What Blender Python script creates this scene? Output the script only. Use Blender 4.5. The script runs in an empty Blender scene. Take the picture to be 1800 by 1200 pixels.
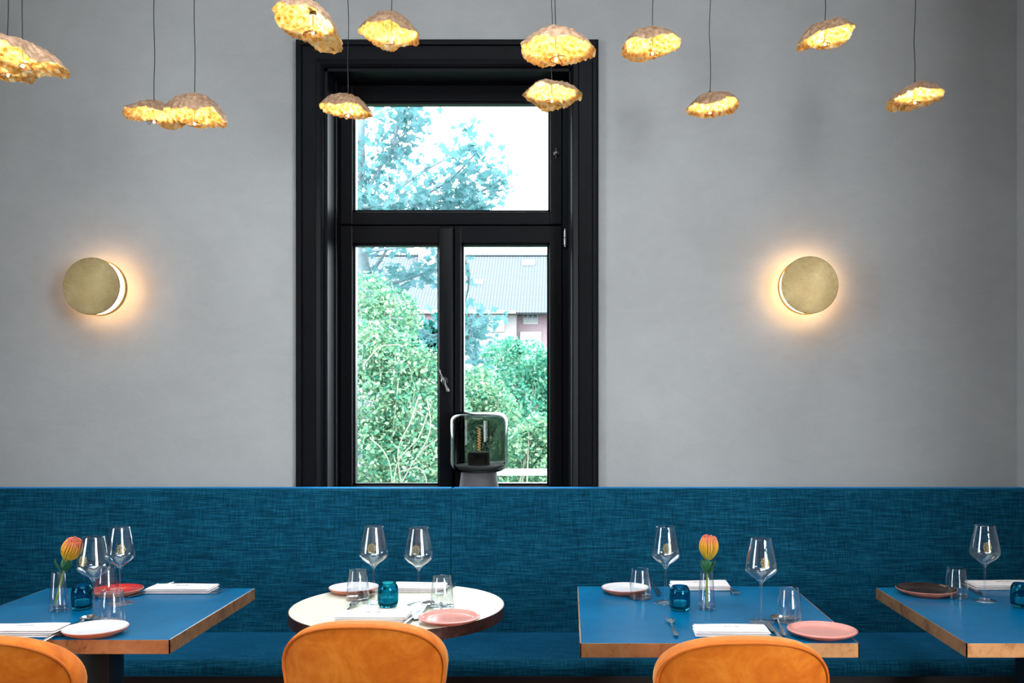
import bpy, bmesh, math, random
from mathutils import Vector, Matrix, noise

S = bpy.context.scene
COL = S.collection
PI = math.pi
F = 1627.0           # focal length in pixels of the 1800-wide frame
CX, CY = 1000.0, 700.0   # vanishing point of the depth lines
EYE = 1.363
TZ = 0.75            # table top height

def P(px, py, d):
    return Vector(((px-CX)*d/F, d, EYE-(py-CY)*d/F))
def T(px, py, z=TZ):
    d = (EYE-z)*F/(py-CY)
    return Vector(((px-CX)*d/F, d, z))

# ------------------------------------------------------------------ scene
S.view_settings.view_transform = 'Standard'
S.view_settings.look = 'None'
S.view_settings.gamma = 1
S.view_settings.use_curve_mapping = False
S.view_settings.exposure = 0.0
S.cycles.max_bounces = 10
S.cycles.transparent_max_bounces = 24
S.cycles.transmission_bounces = 10
S.cycles.sample_clamp_indirect = 4.0
S.cycles.use_denoising = True
S.cycles.caustics_reflective = False

cam_d = bpy.data.cameras.new('camera')
cam = bpy.data.objects.new('camera', cam_d)
COL.objects.link(cam)
cam.location = (0, 0, EYE)
cam.rotation_euler = (PI/2, 0, 0)
cam_d.sensor_width = 36
cam_d.lens = 36*F/1800
cam_d.shift_x = -100/1800
cam_d.shift_y = 100/1800
cam_d.clip_start = 0.05
cam_d.clip_end = 500
S.camera = cam

# ------------------------------------------------------------------ materials
def srgb(r, g, b):
    def f(c):
        c /= 255.0
        return c/12.92 if c <= 0.04045 else ((c+0.055)/1.055)**2.4
    return (f(r), f(g), f(b), 1.0)

class NT:
    def __init__(s, name):
        s.m = bpy.data.materials.new(name)
        s.m.use_nodes = True
        s.t = s.m.node_tree
        s.t.nodes.clear()
        s.out = s.n('ShaderNodeOutputMaterial')
    def n(s, typ, **kw):
        nd = s.t.nodes.new(typ)
        for k, v in kw.items():
            if k in nd.inputs.keys():
                nd.inputs[k].default_value = v
            else:
                setattr(nd, k, v)
        return nd
    def l(s, a, b):
        s.t.links.new(a, b)
    def surf(s, sock):
        s.l(sock, s.out.inputs['Surface'])
    def coords(s, scale=(1, 1, 1), kind='Object'):
        tc = s.n('ShaderNodeTexCoord')
        mp = s.n('ShaderNodeMapping')
        mp.inputs['Scale'].default_value = scale
        s.l(tc.outputs[kind], mp.inputs['Vector'])
        return mp.outputs['Vector']
    def noise(s, vec, scale=5, detail=4, rough=0.5, dist=0.0):
        nd = s.n('ShaderNodeTexNoise')
        nd.inputs['Scale'].default_value = scale
        nd.inputs['Detail'].default_value = detail
        nd.inputs['Roughness'].default_value = rough
        nd.inputs['Distortion'].default_value = dist
        s.l(vec, nd.inputs['Vector'])
        return nd.outputs['Fac']
    def ramp(s, fac, stops):
        r = s.n('ShaderNodeValToRGB')
        el = r.color_ramp.elements
        while len(el) < len(stops):
            el.new(0.5)
        for e, (p, c) in zip(el, stops):
            e.position = p
            e.color = c
        s.l(fac, r.inputs['Fac'])
        return r.outputs['Color']
    def bump(s, h, strength=0.3, dist=0.01):
        b = s.n('ShaderNodeBump')
        b.inputs['Strength'].default_value = strength
        b.inputs['Distance'].default_value = dist
        s.l(h, b.inputs['Height'])
        return b.outputs['Normal']
    def math(s, op, a, b):
        nd = s.n('ShaderNodeMath', operation=op)
        for i, v in enumerate((a, b)):
            if isinstance(v, (int, float)):
                nd.inputs[i].default_value = v
            else:
                s.l(v, nd.inputs[i])
        return nd.outputs[0]
    def pbsdf(s, col=None, rough=0.5, metal=0.0, normal=None, **kw):
        p = s.n('ShaderNodeBsdfPrincipled')
        if col is not None:
            if isinstance(col, tuple):
                p.inputs['Base Color'].default_value = col
            else:
                s.l(col, p.inputs['Base Color'])
        if isinstance(rough, (int, float)):
            p.inputs['Roughness'].default_value = rough
        else:
            s.l(rough, p.inputs['Roughness'])
        p.inputs['Metallic'].default_value = metal
        if normal is not None:
            s.l(normal, p.inputs['Normal'])
        for k, v in kw.items():
            p.inputs[k.replace('_', ' ')].default_value = v
        s.surf(p.outputs['BSDF'])
        return p

def simple(name, col, rough=0.5, metal=0.0, var=0.12, scale=20, bump=0.0, **kw):
    t = NT(name)
    v = t.coords()
    n = t.noise(v, scale, 3)
    c0 = tuple(x*(1-var) for x in col[:3])+(1,)
    c1 = tuple(min(1, x*(1+var)) for x in col[:3])+(1,)
    c = t.ramp(n, [(0.3, c0), (0.7, c1)])
    nm = t.bump(t.noise(v, scale*6, 2), bump, 0.002) if bump else None
    t.pbsdf(c, rough, metal, nm, **kw)
    return t.m

M = {}
def m_plaster():
    t = NT('plaster')
    v = t.coords()
    n1 = t.noise(v, 1.6, 6, 0.6, 0.4)
    n2 = t.noise(t.coords((3, 3, 5)), 2.2, 8, 0.72, 1.2)
    mix = t.math('ADD', t.math('MULTIPLY', n1, 0.6), t.math('MULTIPLY', n2, 0.4))
    c = t.ramp(mix, [(0.3, (0.365, 0.348, 0.342, 1)), (0.5, (0.41, 0.392, 0.386, 1)), (0.7, (0.455, 0.437, 0.431, 1))])
    h = t.noise(v, 90, 4, 0.6)
    h2 = t.math('ADD', t.math('MULTIPLY', h, 0.3), n2)
    t.pbsdf(c, 0.75, 0, t.bump(h2, 0.12, 0.01))
    return t.m
M['plaster'] = m_plaster()
M['dark_paint'] = simple('dark_wall_paint', (0.09, 0.075, 0.068), 0.8)  # unseen walls made dark to cut bounce light and raise contrast
M['white_paint'] = simple('ceiling_paint', (0.55, 0.54, 0.53), 0.8)
M['floor_wood'] = simple('floor_wood', (0.06, 0.03, 0.02), 0.4, scale=8)
M['black_paint'] = simple('black_window_paint', (0.0045, 0.004, 0.0055), 0.4, var=0.1, scale=30, Specular_IOR_Level=0.14)

def m_fabric():
    t = NT('blue_fabric')
    a = t.noise(t.coords((11, 300, 300)), 1.0, 4, 0.62)
    b = t.noise(t.coords((420, 22, 22)), 1.0, 3, 0.6)
    c = t.noise(t.coords((1, 1, 1)), 5, 4, 0.6)
    s = t.math('ADD', t.math('MULTIPLY', a, 0.55), t.math('MULTIPLY', b, 0.33))
    s = t.math('ADD', s, t.math('MULTIPLY', c, 0.1))
    col = t.ramp(s, [(0.36, srgb(3, 34, 47)), (0.50, srgb(5, 65, 90)), (0.62, srgb(30, 98, 120))])
    nm = t.bump(s, 0.35, 0.002)
    t.pbsdf(col, 0.85, 0, nm, Specular_IOR_Level=0.08, Sheen_Weight=0.95, Sheen_Roughness=0.35, Sheen_Tint=(0.03, 0.33, 0.75, 1))
    return t.m
M['fabric'] = m_fabric()

def m_velvet():
    t = NT('orange_velvet')
    v = t.coords()
    n = t.noise(v, 9, 5, 0.65, 0.8)
    n2 = t.noise(v, 45, 3, 0.6)
    s = t.math('ADD', t.math('MULTIPLY', n, 0.8), t.math('MULTIPLY', n2, 0.2))
    col = t.ramp(s, [(0.32, srgb(188, 86, 10)), (0.5, srgb(208, 106, 20)), (0.68, srgb(226, 132, 42))])
    t.pbsdf(col, 0.75, 0, t.bump(n2, 0.05, 0.003), Sheen_Weight=0.5, Sheen_Roughness=0.35, Sheen_Tint=(1, 0.72, 0.35, 1), Specular_IOR_Level=0.2)
    return t.m
M['velvet'] = m_velvet()
M['velvet_pipe'] = simple('velvet_piping', srgb(205, 100, 12), 0.7)
M['brass'] = simple('brass', (0.75, 0.5, 0.2), 0.3, 1.0)

def m_bluetop():
    t = NT('blue_tabletop')
    v = t.coords()
    n = t.noise(v, 260, 2, 0.5)
    c = t.ramp(t.noise(v, 6, 3), [(0.3, srgb(0, 94, 140)), (0.7, srgb(0, 108, 156))])
    t.pbsdf(c, 0.24, 0, t.bump(n, 0.10, 0.002), Specular_IOR_Level=0.25)
    return t.m
M['bluetop'] = m_bluetop()
def m_edge(name, c0, c1, c2, metal):
    t = NT(name)
    v = t.coords()
    n = t.noise(v, 16, 5, 0.7, 0.6)
    c = t.ramp(n, [(0.3, c0), (0.5, c1), (0.72, c2)])
    t.pbsdf(c, 0.36, metal, None)
    return t.m
M['edge'] = m_edge('aged_copper_edge', srgb(150, 96, 58), srgb(216, 150, 98), srgb(228, 168, 116), 0.75)
M['edge_dark'] = m_edge('dark_bronze_edge', srgb(40, 24, 24), srgb(66, 40, 36), srgb(110, 70, 58), 0.6)
M['cream'] = simple('cream_tabletop', srgb(240, 236, 212), 0.35, 0, var=0.04, scale=12)
M['black_metal'] = simple('black_metal', (0.01, 0.01, 0.012), 0.4, 0.3)
M['plinth'] = simple('dark_wood_plinth', (0.02, 0.009, 0.007), 0.5)

def m_thinglass(name, tint=(0.97, 0.985, 0.985, 1), rough=0.0, ior=1.5, boost=1.0, power=5.0):
    t = NT(name)
    tr = t.n('ShaderNodeBsdfTransparent')
    tr.inputs['Color'].default_value = tint
    gl = t.n('ShaderNodeBsdfGlossy')
    gl.inputs['Roughness'].default_value = rough
    gl.inputs['Color'].default_value = (1, 1, 1, 1)
    lw = t.n('ShaderNodeLayerWeight')
    lw.inputs['Blend'].default_value = 0.5
    f0 = ((ior-1)/(ior+1))**2*boost
    p5 = t.math('POWER', lw.outputs['Facing'], power)
    f = t.math('ADD', t.math('MULTIPLY', p5, 1-f0), f0)
    mx = t.n('ShaderNodeMixShader')
    t.l(f, mx.inputs[0])
    t.l(tr.outputs[0], mx.inputs[1])
    t.l(gl.outputs[0], mx.inputs[2])
    t.surf(mx.outputs[0])
    return t.m
M['pane'] = m_thinglass('window_glass', (0.98, 1, 1, 1), 0, 1.15)
M['glass_thin'] = m_thinglass('clear_thin_glass', (0.975, 0.985, 0.99, 1), 0.0, 1.55, 1.3, 3.6)
def m_solidglass(name, col=(1, 1, 1, 1), ior=1.5, rough=0.0):
    t = NT(name)
    g = t.n('ShaderNodeBsdfGlass')
    g.inputs['Color'].default_value = col
    g.inputs['IOR'].default_value = ior
    g.inputs['Roughness'].default_value = rough
    t.surf(g.outputs[0])
    return t.m
M['glass'] = m_solidglass('clear_glass', (0.98, 0.99, 1, 1))
M['water'] = m_thinglass('water', (0.93, 0.97, 1.0, 1), 0, 1.33)
M['votive'] = m_solidglass('teal_glass', (0.16, 0.64, 0.74, 1), 1.45)
M['smoke'] = m_solidglass('smoked_glass', (0.60, 0.61, 0.60, 1), 1.35)
M['wax'] = simple('wax', (0.72, 0.82, 0.82), 0.6, var=0.03)
M['steel'] = simple('cutlery_steel', (0.62, 0.62, 0.64), 0.16, 1.0, var=0.05)
M['hinge_steel'] = simple('hinge_steel', (0.75, 0.70, 0.66), 0.3, 0.9, var=0.05)
M['pewter'] = simple('pewter', (0.20, 0.18, 0.18), 0.25, 0.9)
M['napkin'] = simple('napkin_linen', srgb(244, 232, 230), 0.9, 0, var=0.03, scale=60, bump=0.1)
M['stitch'] = simple('grey_thread', (0.42, 0.41, 0.42), 0.8)
M['gold_print'] = simple('gold_print', (0.50, 0.36, 0.12), 0.4, 0.5)
M['terracotta'] = simple('terracotta', srgb(196, 116, 92), 0.6, 0, var=0.08)
M['glaze_white'] = simple('white_glaze', srgb(232, 226, 230), 0.18, 0, var=0.03)
M['glaze_pink'] = simple('pink_glaze', srgb(226, 150, 138), 0.14, 0, var=0.06, scale=14)
M['glaze_red'] = simple('red_glaze', srgb(196, 50, 48), 0.2, 0, var=0.1, scale=14)
M['glaze_dark'] = simple('dark_glaze', srgb(40, 24, 18), 0.08, 0, var=0.5, scale=30, bump=0.4)
M['stem_green'] = simple('stem_green', srgb(140, 150, 60), 0.5, 0, var=0.2)
M['leaf_green'] = simple('leaf_green', srgb(50, 105, 62), 0.4, 0, var=0.3, scale=60)
M['concrete'] = simple('concrete', srgb(86, 80, 82), 0.7, 0, var=0.1, scale=30, bump=0.15)
M['napkin_plate'] = simple('pale_ceramic', (0.62, 0.58, 0.57), 0.5)
M['bakelite'] = simple('socket_black', (0.03, 0.03, 0.032), 0.45)
M['cord'] = simple('black_cord', (0.012, 0.012, 0.013), 0.7)
M['copper_wire'] = simple('copper_wire', srgb(120, 72, 44), 0.35, 0.8)

def emit(name, col, st):
    t = NT(name)
    e = t.n('ShaderNodeEmission')
    e.inputs['Color'].default_value = col
    e.inputs['Strength'].default_value = st
    t.surf(e.outputs[0])
    return t.m
M['led'] = emit('led', (1, 0.82, 0.55, 1), 30)
M['filament'] = emit('filament', (1, 0.5, 0.15, 1), 2.2)
M['diffuser'] = emit('sconce_diffuser', (1.0, 0.74, 0.38, 1), 36.0)

def m_goldleaf(name, dark, mid, light, rough, metal, bs):
    t = NT(name)
    v = t.coords()
    n = t.noise(v, 38, 7, 0.75, 1.5)
    vo = t.n('ShaderNodeTexVoronoi')
    vo.inputs['Scale'].default_value = 70
    t.l(v, vo.inputs['Vector'])
    s = t.math('ADD', t.math('MULTIPLY', n, 0.75), t.math('MULTIPLY', vo.outputs['Distance'], 0.3))
    c = t.ramp(s, [(0.3, dark), (0.48, mid), (0.68, light)])
    t.pbsdf(c, rough, metal, t.bump(s, bs, 0.01))
    return t.m
M['leaf_in'] = m_goldleaf('gold_leaf_inner', srgb(150, 78, 22), srgb(238, 176, 84), srgb(255, 236, 186), 0.28, 0.85, 1.0)
M['leaf_out'] = m_goldleaf('copper_leaf_outer', srgb(140, 96, 70), srgb(178, 136, 106), srgb(214, 172, 138), 0.4, 0.35, 0.6)
def m_disc():
    t = NT('brushed_gold_leaf')
    v = t.coords()
    n = t.noise(v, 30, 9, 0.8, 1.2)
    n2 = t.noise(v, 5, 3, 0.5)
    c = t.ramp(t.math('ADD', t.math('MULTIPLY', n, 0.6), t.math('MULTIPLY', n2, 0.4)),
               [(0.38, srgb(112, 92, 62)), (0.5, srgb(150, 126, 86)), (0.62, srgb(188, 164, 120))])
    r = t.ramp(n, [(0.4, (0.32,)*3+(1,)), (0.6, (0.5,)*3+(1,))])
    t.pbsdf(c, r, 0.85, t.bump(n, 0.25, 0.003))
    return t.m
M['disc'] = m_disc()

def m_leaf(name, c0, c1, c2, trans=0.45):
    t = NT(name)
    g = t.n('ShaderNodeNewGeometry')
    c = t.ramp(g.outputs['Random Per Island'], [(0.0, c0), (0.5, c1), (1.0, c2)])
    d = t.n('ShaderNodeBsdfDiffuse')
    tr = t.n('ShaderNodeBsdfTranslucent')
    t.l(c, d.inputs['Color'])
    t.l(c, tr.inputs['Color'])
    mx = t.n('ShaderNodeMixShader')
    mx.inputs[0].default_value = trans
    t.l(d.outputs[0], mx.inputs[1])
    t.l(tr.outputs[0], mx.inputs[2])
    t.surf(mx.outputs[0])
    return t.m
M['maple'] = m_leaf('hazed_maple_leaves', srgb(66, 106, 108), srgb(78, 116, 119), srgb(90, 122, 130), 0.5)  # garden haze is mixed into the pale teal of these leaf colours
M['shrub_light'] = m_leaf('hazed_light_shrub_leaves', srgb(56, 118, 98), srgb(104, 146, 116), srgb(162, 182, 150), 0.4)
M['shrub_mid'] = m_leaf('hazed_mid_shrub_leaves', srgb(48, 116, 98), srgb(76, 134, 110), srgb(112, 156, 130), 0.4)
M['shrub_dark'] = m_leaf('hazed_dark_shrub_leaves', srgb(24, 84, 80), srgb(38, 100, 92), srgb(62, 118, 108), 0.4)
M['bark'] = simple('bark', srgb(90, 104, 110), 0.9, 0, var=0.2)
M['twig'] = simple('pale_twig', srgb(125, 128, 112), 0.9, 0)
M['ground'] = simple('garden_soil', srgb(28, 50, 38), 0.9, 0, var=0.2, scale=3)
def m_roof():
    t = NT('roof_tiles')
    br = t.n('ShaderNodeTexBrick')
    br.offset = 0.0
    br.inputs['Scale'].default_value = 1.0
    br.inputs['Brick Width'].default_value = 0.2
    br.inputs['Row Height'].default_value = 0.25
    br.inputs['Mortar Size'].default_value = 0.045
    br.inputs['Color1'].default_value = srgb(66, 69, 73)
    br.inputs['Color2'].default_value = srgb(62, 63, 68)
    br.inputs['Mortar'].default_value = srgb(36, 46, 50)
    t.l(t.coords((1, 1, 1)), br.inputs['Vector'])
    t.pbsdf(br.outputs['Color'], 0.8)
    return t.m
M['roof'] = m_roof()
M['render_white'] = simple('white_render', srgb(108, 104, 103), 0.9, 0, var=0.02, scale=1)
M['brick'] = simple('pale_red_brick', srgb(124, 104, 110), 0.9, 0, var=0.06, scale=3)
M['house_frame'] = simple('white_window_frame', srgb(150, 150, 150), 0.6, 0, var=0.01)
M['house_glass'] = simple('house_glass', srgb(50, 66, 74), 0.2, 0)

# ------------------------------------------------------------------ mesh helpers
class MB:
    def __init__(s):
        s.v, s.f, s.mi = [], [], []
    def add(s, verts, faces, mi=0):
        o = len(s.v)
        s.v.extend(tuple(v) for v in verts)
        for f in faces:
            s.f.append(tuple(i+o for i in f))
            s.mi.append(mi)
    def box(s, a, b, mi=0):
        (x0, y0, z0), (x1, y1, z1) = a, b
        s.add([(x0, y0, z0), (x1, y0, z0), (x1, y1, z0), (x0, y1, z0), (x0, y0, z1), (x1, y0, z1), (x1, y1, z1), (x0, y1, z1)],
              [(0, 3, 2, 1), (4, 5, 6, 7), (0, 1, 5, 4), (1, 2, 6, 5), (2, 3, 7, 6), (3, 0, 4, 7)], mi)
    def bbox(s, a, b, r=0.003, seg=2, mi=0):
        bm = bmesh.new()
        bmesh.ops.create_cube(bm, size=1)
        for v in bm.verts:
            v.co = Vector([(a[i]+b[i])/2 + v.co[i]*(b[i]-a[i]) for i in range(3)])
        bmesh.ops.bevel(bm, geom=list(bm.edges), offset=r, segments=seg, profile=0.5, affect='EDGES')
        bm.verts.index_update()
        s.add([v.co for v in bm.verts], [[v.index for v in f.verts] for f in bm.faces], mi)
        bm.free()
    def lathe(s, prof, n=48, mi=0, center=(0, 0, 0), closed=False):
        """prof: list of (r, z); r==0 makes a pole"""
        base = []
        vs, fs = [], []
        for (r, z) in prof:
            if r <= 1e-7:
                base.append((len(vs), 1))
                vs.append((center[0], center[1], center[2]+z))
            else:
                base.append((len(vs), n))
                for k in range(n):
                    a = 2*PI*k/n
                    vs.append((center[0]+r*math.cos(a), center[1]+r*math.sin(a), center[2]+z))
        pairs = list(zip(base[:-1], base[1:]))
        if closed:
            pairs.append((base[-1], base[0]))
        for (a, na), (b, nb) in pairs:
            for k in range(n):
                k2 = (k+1) % n
                if na == 1 and nb == 1:
                    break
                if na == 1:
                    fs.append((a, b+k2, b+k))
                elif nb == 1:
                    fs.append((a+k, a+k2, b))
                else:
                    fs.append((a+k, a+k2, b+k2, b+k))
        s.add(vs, fs, mi)
    def tube(s, pts, rad, n=8, mi=0, closed=False, caps=True):
        pts = [Vector(p) for p in pts]
        m = len(pts)
        rads = rad if isinstance(rad, (list, tuple)) else [rad]*m
        vs, fs = [], []
        up = None
        for i, p in enumerate(pts):
            if closed:
                d = pts[(i+1) % m]-pts[i-1]
            else:
                d = pts[min(i+1, m-1)]-pts[max(i-1, 0)]
            d.normalize()
            if up is None:
                up = Vector((0, 0, 1)) if abs(d.z) < 0.9 else Vector((1, 0, 0))
            x = d.cross(up)
            if x.length < 1e-5:
                x = d.cross(Vector((0, 1, 0)))
            x.normalize()
            y = x.cross(d).normalized()
            up = y
            for k in range(n):
                a = 2*PI*k/n
                vs.append(p + (x*math.cos(a)+y*math.sin(a))*rads[i])
        rng = m if closed else m-1
        for i in range(rng):
            j = (i+1) % m
            for k in range(n):
                k2 = (k+1) % n
                fs.append((i*n+k, i*n+k2, j*n+k2, j*n+k))
        if caps and not closed:
            fs.append(tuple(range(n-1, -1, -1)))
            fs.append(tuple((m-1)*n+k for k in range(n)))
        s.add(vs, fs, mi)
    def extrude_poly(s, pts2, z0, z1, mi=0, zf=None):
        """pts2: 2D outline (x,y), extruded from z0 to z1 (zf(x,y) adds height)"""
        n = len(pts2)
        g = zf or (lambda x, y: 0.0)
        vs = [(x, y, z0+g(x, y)) for x, y in pts2]+[(x, y, z1+g(x, y)) for x, y in pts2]
        fs = [tuple(range(n-1, -1, -1)), tuple(range(n, 2*n))]
        for i in range(n):
            j = (i+1) % n
            fs.append((i, j, n+j, n+i))
        s.add(vs, fs, mi)
    def grid(s, fn, nu, nv, mi=0, wrap_u=False, flip=False):
        vs = [fn(i, j) for j in range(nv) for i in range(nu)]
        fs = []
        for j in range(nv-1):
            for i in range(nu if wrap_u else nu-1):
                i2 = (i+1) % nu
                q = (j*nu+i, j*nu+i2, (j+1)*nu+i2, (j+1)*nu+i)
                fs.append(q[::-1] if flip else q)
        s.add(vs, fs, mi)
    def build(s, name, mats, parent=None, smooth=True, loc=(0, 0, 0), angle=40, recalc=True):
        me = bpy.data.meshes.new(name)
        me.from_pydata([tuple(v) for v in s.v], [], s.f)
        if not isinstance(mats, (list, tuple)):
            mats = [mats]
        for m in mats:
            me.materials.append(m)
        me.polygons.foreach_set('material_index', s.mi)
        if recalc:
            bm = bmesh.new()
            bm.from_mesh(me)
            bmesh.ops.recalc_face_normals(bm, faces=list(bm.faces))
            bm.to_mesh(me)
            bm.free()
        if smooth:
            me.polygons.foreach_set('use_smooth', [True]*len(me.polygons))
            try:
                me.set_sharp_from_angle(angle=math.radians(angle))
            except Exception:
                pass
        me.update()
        o = bpy.data.objects.new(name, me)
        COL.objects.link(o)
        o.location = loc
        if parent is not None:
            o.parent = parent
        return o

def tag(o, label=None, cat=None, group=None, kind=None):
    if label: o['label'] = label
    if cat: o['category'] = cat
    if group: o['group'] = group
    if kind: o['kind'] = kind
    return o
def thing(name, label, cat, loc=(0, 0, 0), rz=0.0, group=None):
    o = bpy.data.objects.new(name, None)
    COL.objects.link(o)
    o.location = loc
    o.rotation_euler = (0, 0, rz)
    o.empty_display_size = 0.05
    return tag(o, label, cat, group)
def dup(root, label, loc, rz=None, group=None, scale=None):
    r = root.copy()
    COL.objects.link(r)
    r.location = loc
    if rz is not None: r.rotation_euler = (0, 0, rz)
    if scale is not None: r.scale = (scale, scale, scale)
    r['label'] = label
    if group: r['group'] = group
    for ch in list(root.children):
        c = ch.copy(); COL.objects.link(c); c.parent = r
        for g in list(ch.children):
            d = g.copy(); COL.objects.link(d); d.parent = c
    return r
def struct(o, label=None):
    o['kind'] = 'structure'
    if label:
        o['label'] = label
    return o
class Placer:
    """first call moves the prototype itself, later calls copy it"""
    def __init__(s, root):
        s.root, s.used = root, False
    def __call__(s, label, loc, rz=0.0, group=None, scale=None):
        if not s.used:
            s.used = True
            r = s.root
            r.location = loc
            r.rotation_euler = (0, 0, rz)
            r['label'] = label
            if group: r['group'] = group
            if scale is not None: r.scale = (scale,)*3
            return r
        return dup(s.root, label, loc, rz, group, scale)

# ------------------------------------------------------------------ room shell
WY = 3.75                       # inner face of the window wall
XL, XR, YB, ZC = -3.2, 1.815, -1.3, 3.4
OX0, OX1, OZ1 = -0.9865, 0.007, 2.695     # window opening
SILL = 0.93
WT = 0.36
def build_room():
    b = MB()
    b.box((XL-0.2, WY, 0), (OX0, WY+WT, ZC))
    b.box((OX1, WY, 0), (XR+0.2, WY+WT, ZC))
    b.box((OX0, WY, OZ1), (OX1, WY+WT, ZC))
    b.box((OX0, WY, 0), (OX1, WY+WT, SILL-0.03))
    struct(b.build('wall_back', M['plaster'], smooth=False), 'grey plaster wall with the tall window')
    b = MB(); b.box((XR, YR, 0), (XR+0.2, WY, ZC))
    struct(b.build('wall_right', M['plaster'], smooth=False))
    b = MB(); b.box((XR+0.2, YR, 0), (XF, YR+0.2, ZC))
    struct(b.build('wall_return', M['dark_paint'], smooth=False))
    b = MB(); b.box((XF, YB-0.2, 0), (XF+0.2, YR+0.2, ZC))
    struct(b.build('wall_far_right', M['dark_paint'], smooth=False))
    (y0, y1), (z0, z1) = ADDED_WIN_LEFT
    b = MB()
    b.box((XL-0.2, YB-0.2, 0), (XL, y0, ZC)); b.box((XL-0.2, y1, 0), (XL, WY, ZC))
    b.box((XL-0.2, y0, 0), (XL, y1, z0)); b.box((XL-0.2, y0, z1), (XL, y1, ZC))
    struct(b.build('wall_left', M['dark_paint'], smooth=False))
    # wall behind the camera with the invented windows
    b = MB()
    xs = [XL]
    for (a, c) in ADDED_WIN_FRONT: xs += [a, c]
    xs.append(XF)
    for i in range(0, len(xs), 2):
        b.box((xs[i], YB-0.2, 0), (xs[i+1], YB, ZC))
    for (a, c) in ADDED_WIN_FRONT:
        b.box((a, YB-0.2, 0), (c, YB, FZ0))
        b.box((a, YB-0.2, FZ1), (c, YB, ZC))
    struct(b.build('wall_front', M['dark_paint'], smooth=False))
    b = MB(); b.box((XL-0.2, YB-0.2, -0.1), (XF+0.2, WY+WT, 0))
    struct(b.build('floor', M['floor_wood'], smooth=False))
    b = MB()
    (sx0, sx1), (sy0, sy1) = ADDED_SKYL  # shaft made deep so the added overhead light misses the upper wall
    b.box((XL-0.2, YB-0.2, ZC), (sx0, WY+WT, ZC+0.66)); b.box((sx1, YB-0.2, ZC), (XF+0.2, WY+WT, ZC+0.66))
    b.box((sx0, YB-0.2, ZC), (sx1, sy0, ZC+0.66)); b.box((sx0, sy1, ZC), (sx1, WY+WT, ZC+0.66))
    struct(b.build('ceiling', M['white_paint'], smooth=False))
ADDED_SKYL = ((-1.5, 0.6), (0.2, 2.2))     # unseen ceiling opening, invented to bring light from above
XF, YR = 5.2, 0.9          # the room widens to the right, behind the corner
ADDED_WIN_FRONT = [(1.9, 3.0), (3.3, 4.4)]
ADDED_WIN_LEFT = ((0.4, 1.5), (0.9, 3.0))  # unseen window, added for bright streaks on the left of the glasses
FZ0, FZ1 = 0.9, 3.1
build_room()

# ------------------------------------------------------------------ tall window
def sash(b, x0, x1, z0, z1, y, fw, depth=0.05, bead=0.010):
    """a sash frame of four bars with an inner stepped bead; pane hole x0+fw.."""
    fl, fr, fb, ft = fw
    b.bbox((x0, y, z0), (x0+fl, y+depth, z1), 0.004)
    b.bbox((x1-fr, y, z0), (x1, y+depth, z1), 0.004)
    b.bbox((x0+fl-0.001, y+0.0005, z1-ft), (x1-fr+0.001, y+depth, z1), 0.003)
    b.bbox((x0+fl-0.001, y+0.0005, z0), (x1-fr+0.001, y+depth, z0+fb), 0.003)
    hx0, hx1, hz0, hz1 = x0+fl, x1-fr, z0+fb, z1-ft
    yy = y+0.012
    b.box((hx0, yy, hz0), (hx0+bead, y+depth, hz1))
    b.box((hx1-bead, yy, hz0), (hx1, y+depth, hz1))
    b.box((hx0, yy, hz1-bead), (hx1, y+depth, hz1))
    b.box((hx0, yy, hz0), (hx1, y+depth, hz0+bead))
    return hx0+bead, hx1-bead, hz0+bead, hz1-bead

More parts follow.
